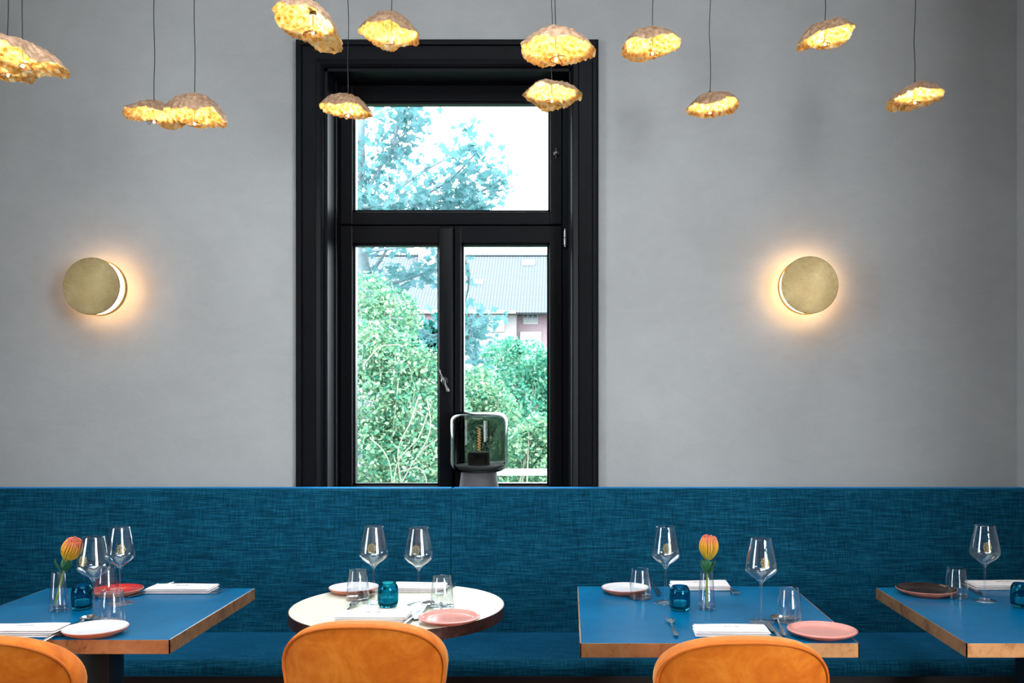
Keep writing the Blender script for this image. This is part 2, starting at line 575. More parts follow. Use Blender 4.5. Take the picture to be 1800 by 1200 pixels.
def build_window():
    w = bpy.data.objects.new('window_1', None)
    COL.objects.link(w)
    struct(w, 'tall black framed window with a transom above two casements')
    w.location = ((OX0+OX1)/2, WY, SILL)
    ox, oy, oz = w.location
    off = (-ox, -oy, -oz)
    # casing: stepped profile swept round left, top, right
    b = MB()
    prof = [(0.112, 0.0), (0.112, -0.026), (0.104, -0.032), (0.090, -0.032), (0.086, -0.022), (0.034, -0.020), (0.030, -0.027), (0.012, -0.030), (0.004, -0.022), (0.0, -0.014), (0.0, 0.0)]
    zb = 0.55
    vs, fs = [], []
    n = len(prof)
    for (o, y) in prof: vs.append((OX0-o, WY+y, zb))
    for (o, y) in prof: vs.append((OX0-o, WY+y, OZ1+o))
    for (o, y) in prof: vs.append((OX1+o, WY+y, OZ1+o))
    for (o, y) in prof: vs.append((OX1+o, WY+y, zb))
    for k in range(3):
        for i in range(n):
            j = (i+1) % n
            fs.append((k*n+i, k*n+j, (k+1)*n+j, (k+1)*n+i))
    b.add(vs, fs)
    b.build('casing', M['black_paint'], w, smooth=False, loc=off)
    # reveal lining
    Y2 = 3.90
    b = MB()
    b.box((OX0, WY-0.012, SILL), (OX0+0.012, Y2+0.08, OZ1))
    b.box((OX1-0.006, WY-0.012, SILL), (OX1, Y2+0.08, OZ1))
    b.box((OX0, WY-0.012, OZ1-0.012), (OX1, Y2+0.08, OZ1))
    b.bbox((OX0+0.013, Y2-0.05, SILL), (OX0+0.020, Y2, OZ1-0.013), 0.002)
    b.build('reveal_lining', M['black_paint'], w, smooth=False, loc=off)
    b = MB()
    b.bbox((OX0, WY-0.043, SILL-0.03), (OX1, WY+WT, SILL), 0.004)
    b.build('sill', M['black_paint'], w, loc=off)
    # fixed frame
    yF = Y2
    b = MB()
    fx0, fx1 = OX0+0.012, OX1-0.006
    XS0, XS1 = P(598, 0, yF).x, P(988, 0, yF).x
    ZT = P(0, 150, yF).z
    ZM = P(0, 396, yF).z
    b.box((fx0, yF, SILL), (XS0-0.002, yF+0.09, OZ1-0.012))
    b.box((XS1+0.002, yF, SILL), (fx1, yF+0.09, OZ1-0.012))
    b.box((fx0, yF, ZT+0.002), (fx1, yF+0.09, OZ1-0.012))
    b.box((fx0, yF+0.05, SILL), (XS0+0.012, yF+0.09, OZ1-0.012))
    b.box((XS1-0.012, yF+0.05, SILL), (fx1, yF+0.09, OZ1-0.012))
    b.box((fx0, yF+0.05, ZT-0.012), (fx1, yF+0.09, OZ1-0.012))
    b.box((fx0, yF+0.02, ZM-0.03), (fx1, yF+0.09, ZM+0.03))
    b.box((P(798, 0, yF).x-0.02, yF+0.03, SILL), (P(798, 0, yF).x+0.02, yF+0.09, ZM))
    b.build('fixed_frame', M['black_paint'], w, smooth=False, loc=off)
    ys = yF-0.006
    def pane_part(name, rect, par, y):
        x0, x1, z0, z1 = rect
        m = MB(); m.box((x0-0.004, y, z0-0.004), (x1+0.004, y+0.006, z1+0.004))
        m.build(name, M['pane'], par, smooth=False)
    def mk(name, x0, x1, z0, z1, pane):
        """pane: pixel rect of visible glass (px0,px1,py0,py1) at glass depth"""
        px0, px1, py0, py1 = pane
        bead = 0.010
        yp = ys+0.012
        gx0, gx1 = P(px0, 0, yp).x, P(px1, 0, yp).x
        gz1 = P(0, py0, yp).z
        gz0 = P(0, py1, yp).z if py1 else SILL+0.075
        b = MB()
        fw = (gx0-bead-x0, x1-gx1-bead, gz0-bead-z0, z1-gz1-bead)
        rect = sash(b, x0, x1, z0, z1, ys, fw)
        o = b.build(name, M['black_paint'], w, smooth=False, loc=off)
        pane_part('pane', rect, o, ys+0.028)
        return o
    g = 0.0025
    XM = P(798, 0, yF).x
    tr = mk('transom_sash', XS0, XS1, ZM+g, ZT, (625, 963, 183, 369))
    cl = mk('casement', XS0, XM-0.0015, SILL+0.004, ZM-g, (625, 769, 432, None))
    cr = mk('casement', XM+0.0015, XS1, SILL+0.004, ZM-g, (815.5, 961.5, 432, None))
    # thin vertical joint lines on the stiles are the stepped cover strip
    b = MB()
    b.bbox((P(772, 0, yF).x, ys-0.012, SILL+0.006), (P(797, 0, yF).x, ys, P(0, 402, yF).z), 0.003)
    b.build('cover_strip', M['black_paint'], cl)
    # handle, an oval double-ended lever turned off vertical
    h = MB()
    hy = ys-0.012
    c = P(781, 669, hy)
    hp = MB()
    hp.lathe([(0, 0.0), (0.016, 0.0), (0.016, 0.003), (0.011, 0.006), (0.007, 0.012), (0.007, 0.028), (0, 0.030)], 20)
    rot = Matrix.Rotation(PI/2, 4, 'X')
    hp.v = [tuple(rot @ Vector(v) + c) for v in hp.v]
    d = Vector((0.40, 0, -0.92)).normalized()
    a0 = c+Vector((0, -0.028, 0))
    pts, rad = [], []
    for k in range(15):
        t = -1+2*k/14
        pts.append(a0+d*(t*0.050))
        rad.append(0.0050+0.0050*math.exp(-(t/0.16)**2)+0.0030*math.exp(-((abs(t)-0.9)/0.13)**2))
    hp.tube(pts, rad, 10)
    hp.build('handle', M['pewter'], cl)
    # transom catch on the right
    k = MB()
    kc = P(978, 271, ys)
    k.lathe([(0, 0), (0.013, 0), (0.013, 0.003), (0.006, 0.005), (0.006, 0.016), (0.0085, 0.019), (0, 0.023)], 18)
    k.v = [tuple(rot @ Vector(v) + kc) for v in k.v]
    k.tube([kc+Vector((0, -0.012, 0.022)), kc+Vector((0, -0.012, -0.022))], [0.0028, 0.0028], 8)
    k.build('catch', M['pewter'], tr)
    for px, par in ((591.5, cl), (993.5, cr)):
        hb = MB()
        yh = ys-0.008
        top, bot = P(px, 402, yh), P(px, 434, yh)
        for z0, z1, r in ((bot.z, bot.z+0.008, 0.004), (bot.z+0.008, (top.z+bot.z)/2-0.001, 0.0075), ((top.z+bot.z)/2+0.001, top.z-0.008, 0.0075), (top.z-0.008, top.z, 0.004)):
            hb.lathe([(0, z0), (r, z0), (r, z1), (0, z1)], 14, center=(top.x, yh, 0))
        hb.build('hinge', M['hinge_steel'], par)
build_window()

# two unseen windows behind the camera, invented to match the glass reflections
def added_front_window(nm, x0, x1, label):
    w = bpy.data.objects.new(nm, None); COL.objects.link(w); struct(w, label)
    b = MB()
    y0, y1 = YB-0.14, YB-0.08
    xm = (x0+x1)/2
    b.box((x0, y0, FZ0), (x0+0.05, y1, FZ1)); b.box((x1-0.05, y0, FZ0), (x1, y1, FZ1))
    b.box((x0, y0, FZ0), (x1, y1, FZ0+0.05)); b.box((x0, y0, FZ1-0.05), (x1, y1, FZ1))
    b.box((xm-0.03, y0, FZ0), (xm+0.03, y1, FZ1)); b.box((x0, y0, 2.15), (x1, y1, 2.21))
    b.build('window_frame', M['black_paint'], w, smooth=False)
    b = MB(); b.box((x0, YB-0.112, FZ0), (x1, YB-0.108, FZ1))
    b.build('pane', M['pane'], w, smooth=False)
w = bpy.data.objects.new('window_3', None); COL.objects.link(w); struct(w, 'unseen glazed ceiling opening, added for overhead light')
b = MB()
(sx0, sx1), (sy0, sy1) = ADDED_SKYL
for k in range(4):
    x = sx0+(sx1-sx0)*k/3
    b.box((x-0.02, sy0, ZC+0.52), (x+0.02, sy1, ZC+0.57))
for y in (sy0, sy1): b.box((sx0, y-0.02, ZC+0.52), (sx1, y+0.02, ZC+0.57))
b.build('window_frame', M['black_paint'], w, smooth=False)
b = MB(); b.box((sx0, sy0, ZC+0.545), (sx1, sy1, ZC+0.551)); b.build('pane', M['pane'], w, smooth=False)
b = MB(); b.box((sx0-0.2, sy0-0.2, ZC+0.66), (sx1+0.2, sy1+0.2, ZC+0.7)); struct(b.build('roof', M['white_paint'], smooth=False))
for i, (a, c) in enumerate(ADDED_WIN_FRONT):
    added_front_window('window_%d' % (i+4), a, c, 'invented tall window behind the camera')

w = bpy.data.objects.new('window_2', None); COL.objects.link(w); struct(w, 'invented tall window in the left wall')
b = MB()
(y0, y1), (z0, z1) = ADDED_WIN_LEFT
for y in (y0, (y0+y1)/2-0.025, y1-0.05): b.box((XL-0.14, y, z0), (XL-0.08, y+0.05, z1))
for z in (z0, z1-0.05): b.box((XL-0.14, y0, z), (XL-0.08, y1, z+0.05))
b.build('window_frame', M['black_paint'], w, smooth=False)
b = MB(); b.box((XL-0.112, y0, z0), (XL-0.108, y1, z1)); b.build('pane', M['pane'], w, smooth=False)

# ------------------------------------------------------------------ banquette
def banquette(x0, x1, label):
    root = thing('banquette', label, 'bench seat', ((x0+x1)/2, 3.45, 0), 0, 'upholstered banquettes along the wall')
    off = (-(x0+x1)/2, -3.45, 0)
    g = 0.0025
    def rounded(name, prof, mat, seg=40):
        # profile in (y,z), swept along x with rounded ends
        b = MB()
        n = len(prof)
        cy = sum(p[0] for p in prof)/n; cz = sum(p[1] for p in prof)/n
        xs = [(x0+g, 0.985), (x0+g+0.003, 0.997), (x0+g+0.009, 1.0)]
        L = [(x, s) for x, s in xs]
        k = 12
        for i in range(1, k):
            L.append((x0+(x1-x0)*i/k, 1.0))
        L += [(x1-g-0.009, 1.0), (x1-g-0.003, 0.997), (x1-g, 0.985)]
        m = len(L)
        vs = [(x, cy+(y-cy)*s, cz+(z-cz)*s) for x, s in L for (y, z) in prof]
        fs = []
        for i in range(m-1):
            for j in range(n):
                j2 = (j+1) % n
                fs.append((i*n+j, i*n+j2, (i+1)*n+j2, (i+1)*n+j))
        fs.append(tuple(range(n))); fs.append(tuple((m-1)*n+j for j in range(n)))
        b.add(vs, fs)
        return b.build(name, mat, root, loc=off, angle=50)
    def arc(cy, cz, r, a0, a1, k=6):
        return [(cy+r*math.cos(math.radians(a0+(a1-a0)*i/k)), cz+r*math.sin(math.radians(a0+(a1-a0)*i/k))) for i in range(k+1)]
    # backrest: slightly reclined, rounded top edge
    top = 1.0104
    prof = [(3.585, 0.44), (3.588, 0.6), (3.603, 0.8)] + arc(3.640, top-0.020, 0.020, 180, 90) + arc(3.690, top-0.010, 0.010, 90, 0) + [(3.70, 0.44)]
    rounded('backrest', prof, M['fabric'])
    prof = arc(3.225, 0.425, 0.030, 180, 90) + [(3.40, 0.461), (3.583, 0.458), (3.583, 0.40)] + arc(3.210, 0.410, 0.010, 270, 180)
    rounded('seat_cushion', prof, M['fabric'])
    b = MB(); b.box((x0+g, 3.32, 0.0), (x1-g, 3.69, 0.398))
    b.build('plinth', M['plinth'], root, smooth=False, loc=off)
SPLIT = P(792, 0, 3.6).x
banquette(-3.18, SPLIT, 'blue fabric banquette unit left of the upright seam, behind the round table')
banquette(SPLIT, XR-0.01, 'blue fabric banquette unit right of the upright seam, below the right wall lamp')

# ------------------------------------------------------------------ tables
def rect_table(x0, x1, y0, y1, label, topmat):
    cx, cy = (x0+x1)/2, (y0+y1)/2
    t = thing('dining_table', label, 'table', (cx, cy, 0), 0, 'square blue pedestal tables')
    hx, hy = (x1-x0)/2, (y1-y0)/2
    b = MB(); b.bbox((-hx+0.002, -hy+0.002, TZ-0.034), (hx-0.002, hy-0.002, TZ), 0.001, 1)
    b.build('tabletop', topmat, t, smooth=False)
    b = MB()
    zt, zb = TZ-0.0008, TZ-0.036
    for a, c in (((-hx, -hy, zb), (hx, -hy+0.003, zt)), ((-hx, hy-0.003, zb), (hx, hy, zt)), ((-hx, -hy, zb), (-hx+0.003, hy, zt)), ((hx-0.003, -hy, zb), (hx, hy, zt))):
        b.box(a, c)
    b.build('edge_band', M['edge'], t, smooth=False)
    b = MB(); b.bbox((-0.045, -0.045, 0.02), (0.045, 0.045, TZ-0.05), 0.004)
    b.build('pedestal', M['black_metal'], t)
    b = MB(); b.bbox((-0.18, -0.18, TZ-0.052), (0.18, 0.18, TZ-0.036), 0.003)
    b.build('mounting_plate', M['black_metal'], t)
    b = MB(); b.bbox((-0.22, -0.22, 0), (0.22, 0.22, 0.02), 0.006)
    b.build('base_plate', M['black_metal'], t)
    return t
rect_table(-1.685, -1.014, 2.352, 2.992, 'square blue table with copper edge, at the left end of the row', M['bluetop'])
rect_table(0.028, 0.728, 2.3195, 3.022, 'square blue table with copper edge and flower vase, right of the round table', M['bluetop'])
rect_table(0.996, 1.70, 2.3195, 3.004, 'square blue table with copper edge, at the right end of the row', M['bluetop'])
def round_table():
    r = 0.3135
    t = thing('round_table', 'round cream topped pedestal table with dark bronze edge', 'table', (-0.506, 2.745, 0))
    b = MB(); b.lathe([(0, TZ-0.02), (r-0.002, TZ-0.02), (r-0.002, TZ-0.001), (r-0.003, TZ), (0, TZ)], 128)
    b.build('tabletop', M['cream'], t)
    b = MB(); b.lathe([(r-0.004, TZ-0.034), (r, TZ-0.033), (r, TZ-0.001), (r-0.0015, TZ-0.0006), (r-0.004, TZ-0.02)], 128, closed=True)
    b.build('edge_band', M['edge_dark'], t)
    b = MB(); b.lathe([(0, TZ-0.05), (0.14, TZ-0.05), (0.14, TZ-0.021), (0, TZ-0.021)], 40)
    b.build('mounting_plate', M['black_metal'], t)
    b = MB(); b.lathe([(0, 0.02), (0.035, 0.02), (0.035, TZ-0.05), (0, TZ-0.05)], 32)
    b.build('pedestal', M['black_metal'], t)
    b = MB(); b.lathe([(0, 0), (0.22, 0), (0.22, 0.012), (0.05, 0.022), (0, 0.022)], 64)
    b.build('base_plate', M['black_metal'], t)
round_table()

# ------------------------------------------------------------------ chairs
def make_chair():
    root = thing('velvet_chair', '', 'chair', (0, 0, 0), 0, 'orange velvet chairs facing the banquette')
    NA, NR = 72, 10
    W, ZT_, ZB_ = 0.190, 0.858, 0.455
    zw = 0.742
    def outline(a):
        c, s = math.cos(a), math.sin(a)
        if s >= 0:
            x = W*math.copysign(abs(c)**(2/2.35), c)
            z = zw+(ZT_-zw)*abs(s)**(2/2.35)
        else:
            q = abs(s)**(2/2.6)
            x = (W-0.055*q**1.3)*math.copysign(abs(c)**(2/2.6), c)
            z = zw-(zw-ZB_)*q
        return x, z
    def surf(x, z, t):
        """t=0 rear face (toward the camera), 1 front face"""
        y = 0.055*(x/W)**2*(0.5+0.5*min(1, max(0, (z-0.45)/0.3))) - 0.10*(z-0.46)/0.4
        return y + 0.058*t
    OUT = [outline(2*PI*k/NA) for k in range(NA)]
    CZ = 0.68
    def pt(k, r, t, bulge=0.0):
        x, z = OUT[k]
        x, z = x*r, CZ+(z-CZ)*r
        return Vector((x, surf(x, z, t)-bulge*(1-r*r), z))
    # rear panel
    b = MB()
    b.grid(lambda i, j: pt(i, 0.004+0.971*(j/(NR-1)), 0.02, 0.012), NA, NR, wrap_u=True)
    back = b.build('back_panel', M['velvet'], root)
    # upholstered rim and front of the back
    rings = [(0.974, 0.05), (0.988, 0.03), (0.997, 0.12), (1.0, 0.3), (1.0, 0.7), (0.995, 0.88), (0.98, 0.98), (0.95, 1.03), (0.85, 1.08), (0.6, 1.1), (0.3, 1.1), (0.004, 1.1)]
    b = MB()
    b.grid(lambda i, j: pt(i, rings[j][0], rings[j][1]), NA, len(rings), wrap_u=True)
    b.build('backrest', M['velvet'], root)
    b = MB()
    b.tube([pt(k, 0.977, -0.02) for k in range(NA)], 0.0035, 8, closed=True)
    tag(b.build('piping', M['velvet_pipe'], root))
    # seat
    b = MB()
    prof = [(0, 0.405), (0.15, 0.40), (0.205, 0.41), (0.225, 0.43), (0.228, 0.45), (0.215, 0.472), (0.16, 0.482), (0, 0.478)]
    b.lathe(prof, 56, center=(0, 0.235, 0))
    b.v = [(x*0.98, 0.235+(y-0.235)*1.0, z) for x, y, z in b.v]
    b.build('seat', M['velvet'], root)
    b = MB(); b.box((-0.05, -0.005, 0.40), (0.05, 0.06, 0.50)); b.build('back_bracket', M['brass'], root, smooth=False)
    for sx in (-1, 1):
        for (ya, yb) in ((0.10, 0.0), (0.38, 0.46)):
            b = MB(); b.tube([(sx*0.13, ya, 0.415), (sx*0.21, yb, 0.0)], [0.016, 0.009], 14)
            b.build('leg', M['brass'], root)
    return root
chair = Placer(make_chair())
chair('orange velvet chair drawn up to the round cream table', (P(632.5, 0, 2.1).x, 2.16, 0))
chair('orange velvet chair in front of the blue table with the upright flower', (P(1311, 0, 1.965).x, 2.025, 0))
chair('orange velvet chair cut off by the left edge of the photo', (P(-43, 0, 1.97).x, 2.03, 0))

# ------------------------------------------------------------------ tableware prototypes
def emblem_mesh(rfun, zc, sc=1.0, name='emblem', parent=None):
    b = MB()
    def strip(pts, w, closed=False):
        m = len(pts)
        vs = []
        for i in range(m):
            p = Vector(pts[i]); q0 = Vector(pts[i-1] if (closed or i > 0) else pts[i]); q1 = Vector(pts[(i+1) % m] if (closed or i < m-1) else pts[i])
            d = (q1-q0)
            if d.length < 1e-9: d = Vector((1, 0))
            d.normalize()
            nrm = Vector((-d.y, d.x))*w/2
            vs += [p+nrm, p-nrm]
        out = []
        for v in vs:
            z = zc+v.y*sc
            r = rfun(z)+0.0006
            a = -PI/2+v.x*sc/r
            out.append((r*math.cos(a), r*math.sin(a), z))
        fs = []
        for i in range(m if closed else m-1):
            j = (i+1) % m
            fs.append((2*i, 2*i+1, 2*j+1, 2*j))
        b.add(out, fs)
    # oval rosette with lobes, inner ring and letter-like centre
    N = 48
    strip([(0.0105*(1+0.13*math.cos(8*2*PI*k/N))*math.cos(2*PI*k/N), 0.0135*(1+0.13*math.cos(8*2*PI*k/N))*math.sin(2*PI*k/N)) for k in range(N)], 0.0013, True)
    strip([(0.0070*math.cos(2*PI*k/24), 0.0092*math.sin(2*PI*k/24)) for k in range(24)], 0.0010, True)
    for k in range(8):
        a = 2*PI*(k+0.5)/8
        c = (0.0093*math.cos(a), 0.0120*math.sin(a))
        strip([(c[0]+0.0014*math.cos(2*PI*i/8), c[1]+0.0014*math.sin(2*PI*i/8)) for i in range(8)], 0.0007, True)
    strip([(-0.0022, -0.0055), (-0.0022, 0.0055)], 0.0013)
    strip([(-0.0022, 0.0055), (0.002, 0.0048), (0.0024, 0.0025), (0.0004, 0.0004), (0.0030, -0.002), (0.0024, -0.0048), (-0.0022, -0.0055)], 0.0012)
    return b.build(name, M['gold_print'], parent, recalc=False)

def lerp_prof(prof):
    def f(z):
        for (r0, z0), (r1, z1) in zip(prof[:-1], prof[1:]):
            if z0 <= z <= z1:
                return r0+(r1-r0)*(z-z0)/(z1-z0+1e-9)
        return prof[-1][0]
    return f
def smooth_prof(pts, k=5):
    """Catmull-Rom through profile points"""
    out = []
    n = len(pts)
    for i in range(n-1):
        p0, p1, p2, p3 = pts[max(i-1, 0)], pts[i], pts[i+1], pts[min(i+2, n-1)]
        for j in range(k):
            t = j/k
            out.append(tuple(0.5*((2*p1[c])+(-p0[c]+p2[c])*t+(2*p0[c]-5*p1[c]+4*p2[c]-p3[c])*t*t+(-p0[c]+3*p1[c]-3*p2[c]+p3[c])*t**3) for c in (0, 1)))
    out.append(pts[-1])
    return out

def make_wine():
    root = thing('wine_glass', '', 'glass', (0, 0, 0), 0, 'wine glasses on the tables')
    outer = smooth_prof([(0.0042, 0.103), (0.0065, 0.108), (0.014, 0.116), (0.030, 0.127), (0.0415, 0.1385), (0.0442, 0.148), (0.0418, 0.166), (0.0375, 0.188), (0.0325, 0.210), (0.0285, 0.229)])
    inner = [(max(r-0.0011, 0.0), z+0.0004) for r, z in outer if z > 0.112][::-1]
    b = MB()
    b.lathe(outer + [(0.0279, 0.2295)] + inner[1:] + [(0, 0.1125)], 56)
    b.build('bowl', M['glass_thin'], root, recalc=True)
    b = MB()
    b.lathe(smooth_prof([(0.0055, 0.0045), (0.0040, 0.012), (0.0034, 0.03), (0.0033, 0.07), (0.0036, 0.095), (0.0046, 0.104), (0.0085, 0.1105), (0.0125, 0.1138)], 4)+[(0.009, 0.1135), (0, 0.1128)], 24)
    b.build('stem', M['glass_thin'], root)
    b = MB()
    b.lathe([(0, 0.0), (0.033, 0.0), (0.0345, 0.0008), (0.0340, 0.0016), (0.02, 0.0024), (0.0095, 0.0034), (0.0055, 0.0045), (0, 0.0046)], 48)
    b.build('foot', M['glass_thin'], root)
    emblem_mesh(lerp_prof(outer), 0.168, 1.0, 'emblem', root)
    return root
wine = Placer(make_wine())

def make_tumbler():
    root = thing('water_tumbler', '', 'glass', (0, 0, 0), 0, 'water tumblers on the tables')
    b = MB()
    b.lathe([(0, 0.0), (0.033, 0.0), (0.0355, 0.0018), (0.0357, 0.004), (0.0270, 0.0895), (0.0266, 0.0902), (0.0260, 0.0895), (0.0342, 0.010), (0.032, 0.0085), (0, 0.0078)], 56)
    b.build('glass_body', M['glass_thin'], root)
    b = MB()
    b.lathe([(0, 0.0004), (0.0325, 0.0004), (0.0349, 0.002), (0.0350, 0.004), (0.0346, 0.0075), (0.032, 0.0080), (0, 0.0074)], 56)
    b.build('heavy_base', M['glass_thin'], root)
    return root
tumbler = Placer(make_tumbler())

def make_vase():
    root = thing('bud_vase', '', 'vase', (0, 0, 0), 0, 'glass bud vases on the blue tables')
    b = MB()
    b.lathe([(0, 0.0), (0.0240, 0.0), (0.0255, 0.002), (0.0252, 0.006), (0.0185, 0.110), (0.0180, 0.1106), (0.0172, 0.110), (0.0230, 0.014), (0.021, 0.0125), (0, 0.012)], 48)
    b.build('glass_body', M['glass_thin'], root)
    b = MB(); b.lathe([(0, 0.0006), (0.0235, 0.0006), (0.0245, 0.003), (0.0236, 0.0118), (0, 0.0116)], 48)
    b.build('heavy_base', M['glass_thin'], root)
    b = MB(); b.lathe([(0, 0.0130), (0.0212, 0.0130), (0.0226, 0.015), (0.0202, 0.056), (0, 0.056)], 48)
    b.build('water', M['water'], root)
    return root
vase = Placer(make_vase())

def make_votive():
    root = thing('candle_holder', '', 'candle holder', (0, 0, 0), 0, 'teal glass candle holders on the tables')
    outer = smooth_prof([(0.0215, 0.0), (0.0262, 0.004), (0.0296, 0.014), (0.0302, 0.032), (0.0298, 0.050), (0.0275, 0.061), (0.0238, 0.067), (0.0222, 0.070)], 4)
    inner = smooth_prof([(0.0208, 0.070), (0.0224, 0.063), (0.0250, 0.056), (0.0262, 0.046), (0.0266, 0.030), (0.0255, 0.015), (0.020, 0.0095)], 4)
    b = MB(); b.lathe([(0, 0.0)]+outer+inner+[(0, 0.009)], 48)
    b.build('glass_body', M['votive'], root)
    b = MB(); b.lathe([(0, 0.0100), (0.0185, 0.0100), (0.0188, 0.011), (0.0188, 0.027), (0.017, 0.0255), (0, 0.025)], 32)
    w = b.build('wax', M['wax'], root)
    b = MB(); b.tube([(0, 0, 0.024), (0.001, 0, 0.034)], 0.0008, 6); b.build('wick', M['cord'], w)
    return root
votive = Placer(make_votive())

def make_plate(name, R, bodymat, glaze, ring=False, h=0.017):
    root = thing(name, '', 'plate', (0, 0, 0), 0, 'side plates on the tables')
    b = MB()
    out = [(0, 0.0), (R*0.62, 0.0), (R*0.66, 0.003), (R*0.90, h*0.62), (R*0.99, h*0.93), (R, h)]
    inn = [(R*0.985, h+0.0012), (R*0.955, h*0.96), (R*0.90, h*0.78), (R*0.72, h*0.42), (R*0.6, h*0.36), (0, h*0.34)]
    if ring:
        out = [(0, 0.0), (R*0.60, 0.0), (R*0.64, 0.003), (R*0.88, h*0.55), (R*0.97, h*0.72), (R, h*0.86), (R*0.995, h*0.95)]
        inn = [(R*0.97, h*0.97), (R*0.945, h*0.93), (R*0.93, h*1.02), (R*0.90, h*1.0), (R*0.80, h*0.62), (R*0.70, h*0.46), (0, h*0.42)]
    b.lathe(smooth_prof(out, 3)+[inn[0], (inn[0][0]-0.001, inn[0][1]-0.002), (R*0.94, h*0.62), (R*0.86, h*0.4), (R*0.6, h*0.15), (0, h*0.15)], 72)
    b.build('body', bodymat, root)
    b = MB(); b.lathe(smooth_prof(inn, 4), 72)
    g = b.build('glaze', glaze, root)
    # tilt normals upward
    return root
M['pink_body'] = simple('pink_body', srgb(204, 122, 110), 0.3, 0, var=0.05)

def napkin_mesh(w, d, seed, h=0.016, layers=4):
    rnd = random.Random(seed)
    root = thing('folded_napkin', '', 'napkin', (0, 0, 0), 0, 'folded white napkins on the tables')
    b = MB()
    nu, nv = 26, 10
    ph = [rnd.uniform(0, 6.3) for _ in range(6)]
    def wob(x, y, k):
        return 0.0015*math.sin(22*x+ph[k % 6])+0.0012*math.sin(37*y+ph[(k+2) % 6]+9*x)
    lt = h/layers
    for k in range(layers):
        z0, z1 = k*lt+0.0002, (k+1)*lt
        ins = 0.002*rnd.uniform(0, 1)+ (0.003 if k % 2 else 0)
        hw, hd = w/2-ins, d/2-ins*0.5
        # each folded layer: a flat pillow closed along its edges
        ring = []
        def top(i, j):
            u, v = i/(nu-1)*2-1, j/(nv-1)*2-1
            x, y = u*hw, v*hd
            e = min(1, (1-abs(u))*14+0.15)*min(1, (1-abs(v))*6+0.25)
            return (x, y, z0+(z1-z0)*(0.5+0.5*e)+(wob(x, y, k) if k == layers-1 else 0)*0.8)
        def bot(i, j):
            u, v = i/(nu-1)*2-1, j/(nv-1)*2-1
            x, y = u*hw, v*hd
            e = min(1, (1-abs(u))*14+0.15)*min(1, (1-abs(v))*6+0.25)
            return (x, y, z0+(z1-z0)*(0.5-0.5*e))
        b.grid(top, nu, nv); b.grid(bot, nu, nv, flip=True)
        o = len(b.v)-2*nu*nv
        for i in range(nu-1):
            for jj in (0, nv-1):
                p, q = o+jj*nu+i, o+jj*nu+i+1
                b.f.append((p, q, q+nu*nv, p+nu*nv)); b.mi.append(0)
        for j in range(nv-1):
            for ii in (0, nu-1):
                p, q = o+j*nu+ii, o+(j+1)*nu+ii
                b.f.append((p, q, q+nu*nv, p+nu*nv)); b.mi.append(0)
    b.build('cloth', M['napkin'], root, angle=60)
    # small embroidered mark: a curly letter between two sprigs
    e = MB()
    zt = h+0.0024
    def st(pts):
        e.tube([(x, y, zt) for x, y in pts], 0.0005, 5)
    st([(-0.006, -0.006), (-0.005, 0.006), (-0.001, -0.003), (0.004, 0.006), (0.006, -0.006)])
    for s in (-1, 1):
        for k in range(3):
            a = k*PI/3
            st([(s*0.014-0.005*math.cos(a), -0.005*math.sin(a)), (s*0.014+0.005*math.cos(a), 0.005*math.sin(a))])
        st([(s*0.022, -0.004), (s*0.0235, 0.0), (s*0.022, 0.004)])
    e.build('embroidery', M['stitch'], root)
    return root

def make_fork():
    root = thing('fork', '', 'fork', (0, 0, 0), 0, 'forks on the tables')
    zf = lambda x, y: 0.004+0.006*max(0, (y-0.02)/0.075)**1.0*(1 if y > 0.02 else 0) - 0.010*max(0, (y-0.07)/0.03)**2*0.5
    b = MB()
    left = [(-0.0055, -0.095), (-0.0062, -0.085), (-0.0045, -0.04), (-0.0028, 0.0), (-0.0026, 0.03)]
    pts = [(-0.002, -0.099), *left, *[(-x, y) for x, y in left[::-1]], (0.002, -0.099)]
    b.extrude_poly(pts[::-1], 0, 0.0022, zf=zf)
    b.build('handle', M['steel'], root, smooth=False)
    b = MB()
    sh = [(-0.0026, 0.03), (-0.0065, 0.038), (-0.0108, 0.046), (-0.0115, 0.058), (0.0115, 0.058), (0.0108, 0.046), (0.0065, 0.038), (0.0026, 0.03)]
    b.extrude_poly(sh[::-1], 0, 0.0018, zf=zf)
    for k in range(4):
        x = -0.0096+k*0.0064
        for (ya, yb, wa, wb) in ((0.058, 0.072, 0.0019, 0.0017), (0.072, 0.086, 0.0017, 0.0015), (0.086, 0.099, 0.0015, 0.0008)):
            b.extrude_poly([(x-wa, ya), (x+wa, ya), (x+wb, yb), (x-wb, yb)], 0, 0.0017, zf=zf)
    b.build('tines', M['steel'], root, smooth=False)
    return root
def make_knife():
    root = thing('table_knife', '', 'knife', (0, 0, 0), 0, 'table knives beside the napkins')
    b = MB()
    n = 9
    pts = [(0, -0.11+0.10*k/(n-1), 0.0065) for k in range(n)]
    b.tube(pts, [0.004+0.0022*math.sin(PI*min(1, (n-1-k)/(n-1)*0.9+0.1)) for k in range(n)], 12)
    b.v = [(x*1.1, y, (z-0.0065)*0.85+0.0055) for x, y, z in b.v]
    b.build('handle', M['steel'], root)
    b = MB()
    pts = [(-0.0045, -0.012), (-0.0085, 0.0), (-0.0098, 0.03), (-0.0098, 0.075), (-0.007, 0.092), (-0.001, 0.106), (0.004, 0.110), (0.0058, 0.10), (0.0058, -0.012)]
    b.extrude_poly(pts[::-1], 0.004, 0.0058)
    b.build('blade', M['steel'], root, smooth=False)
    return root
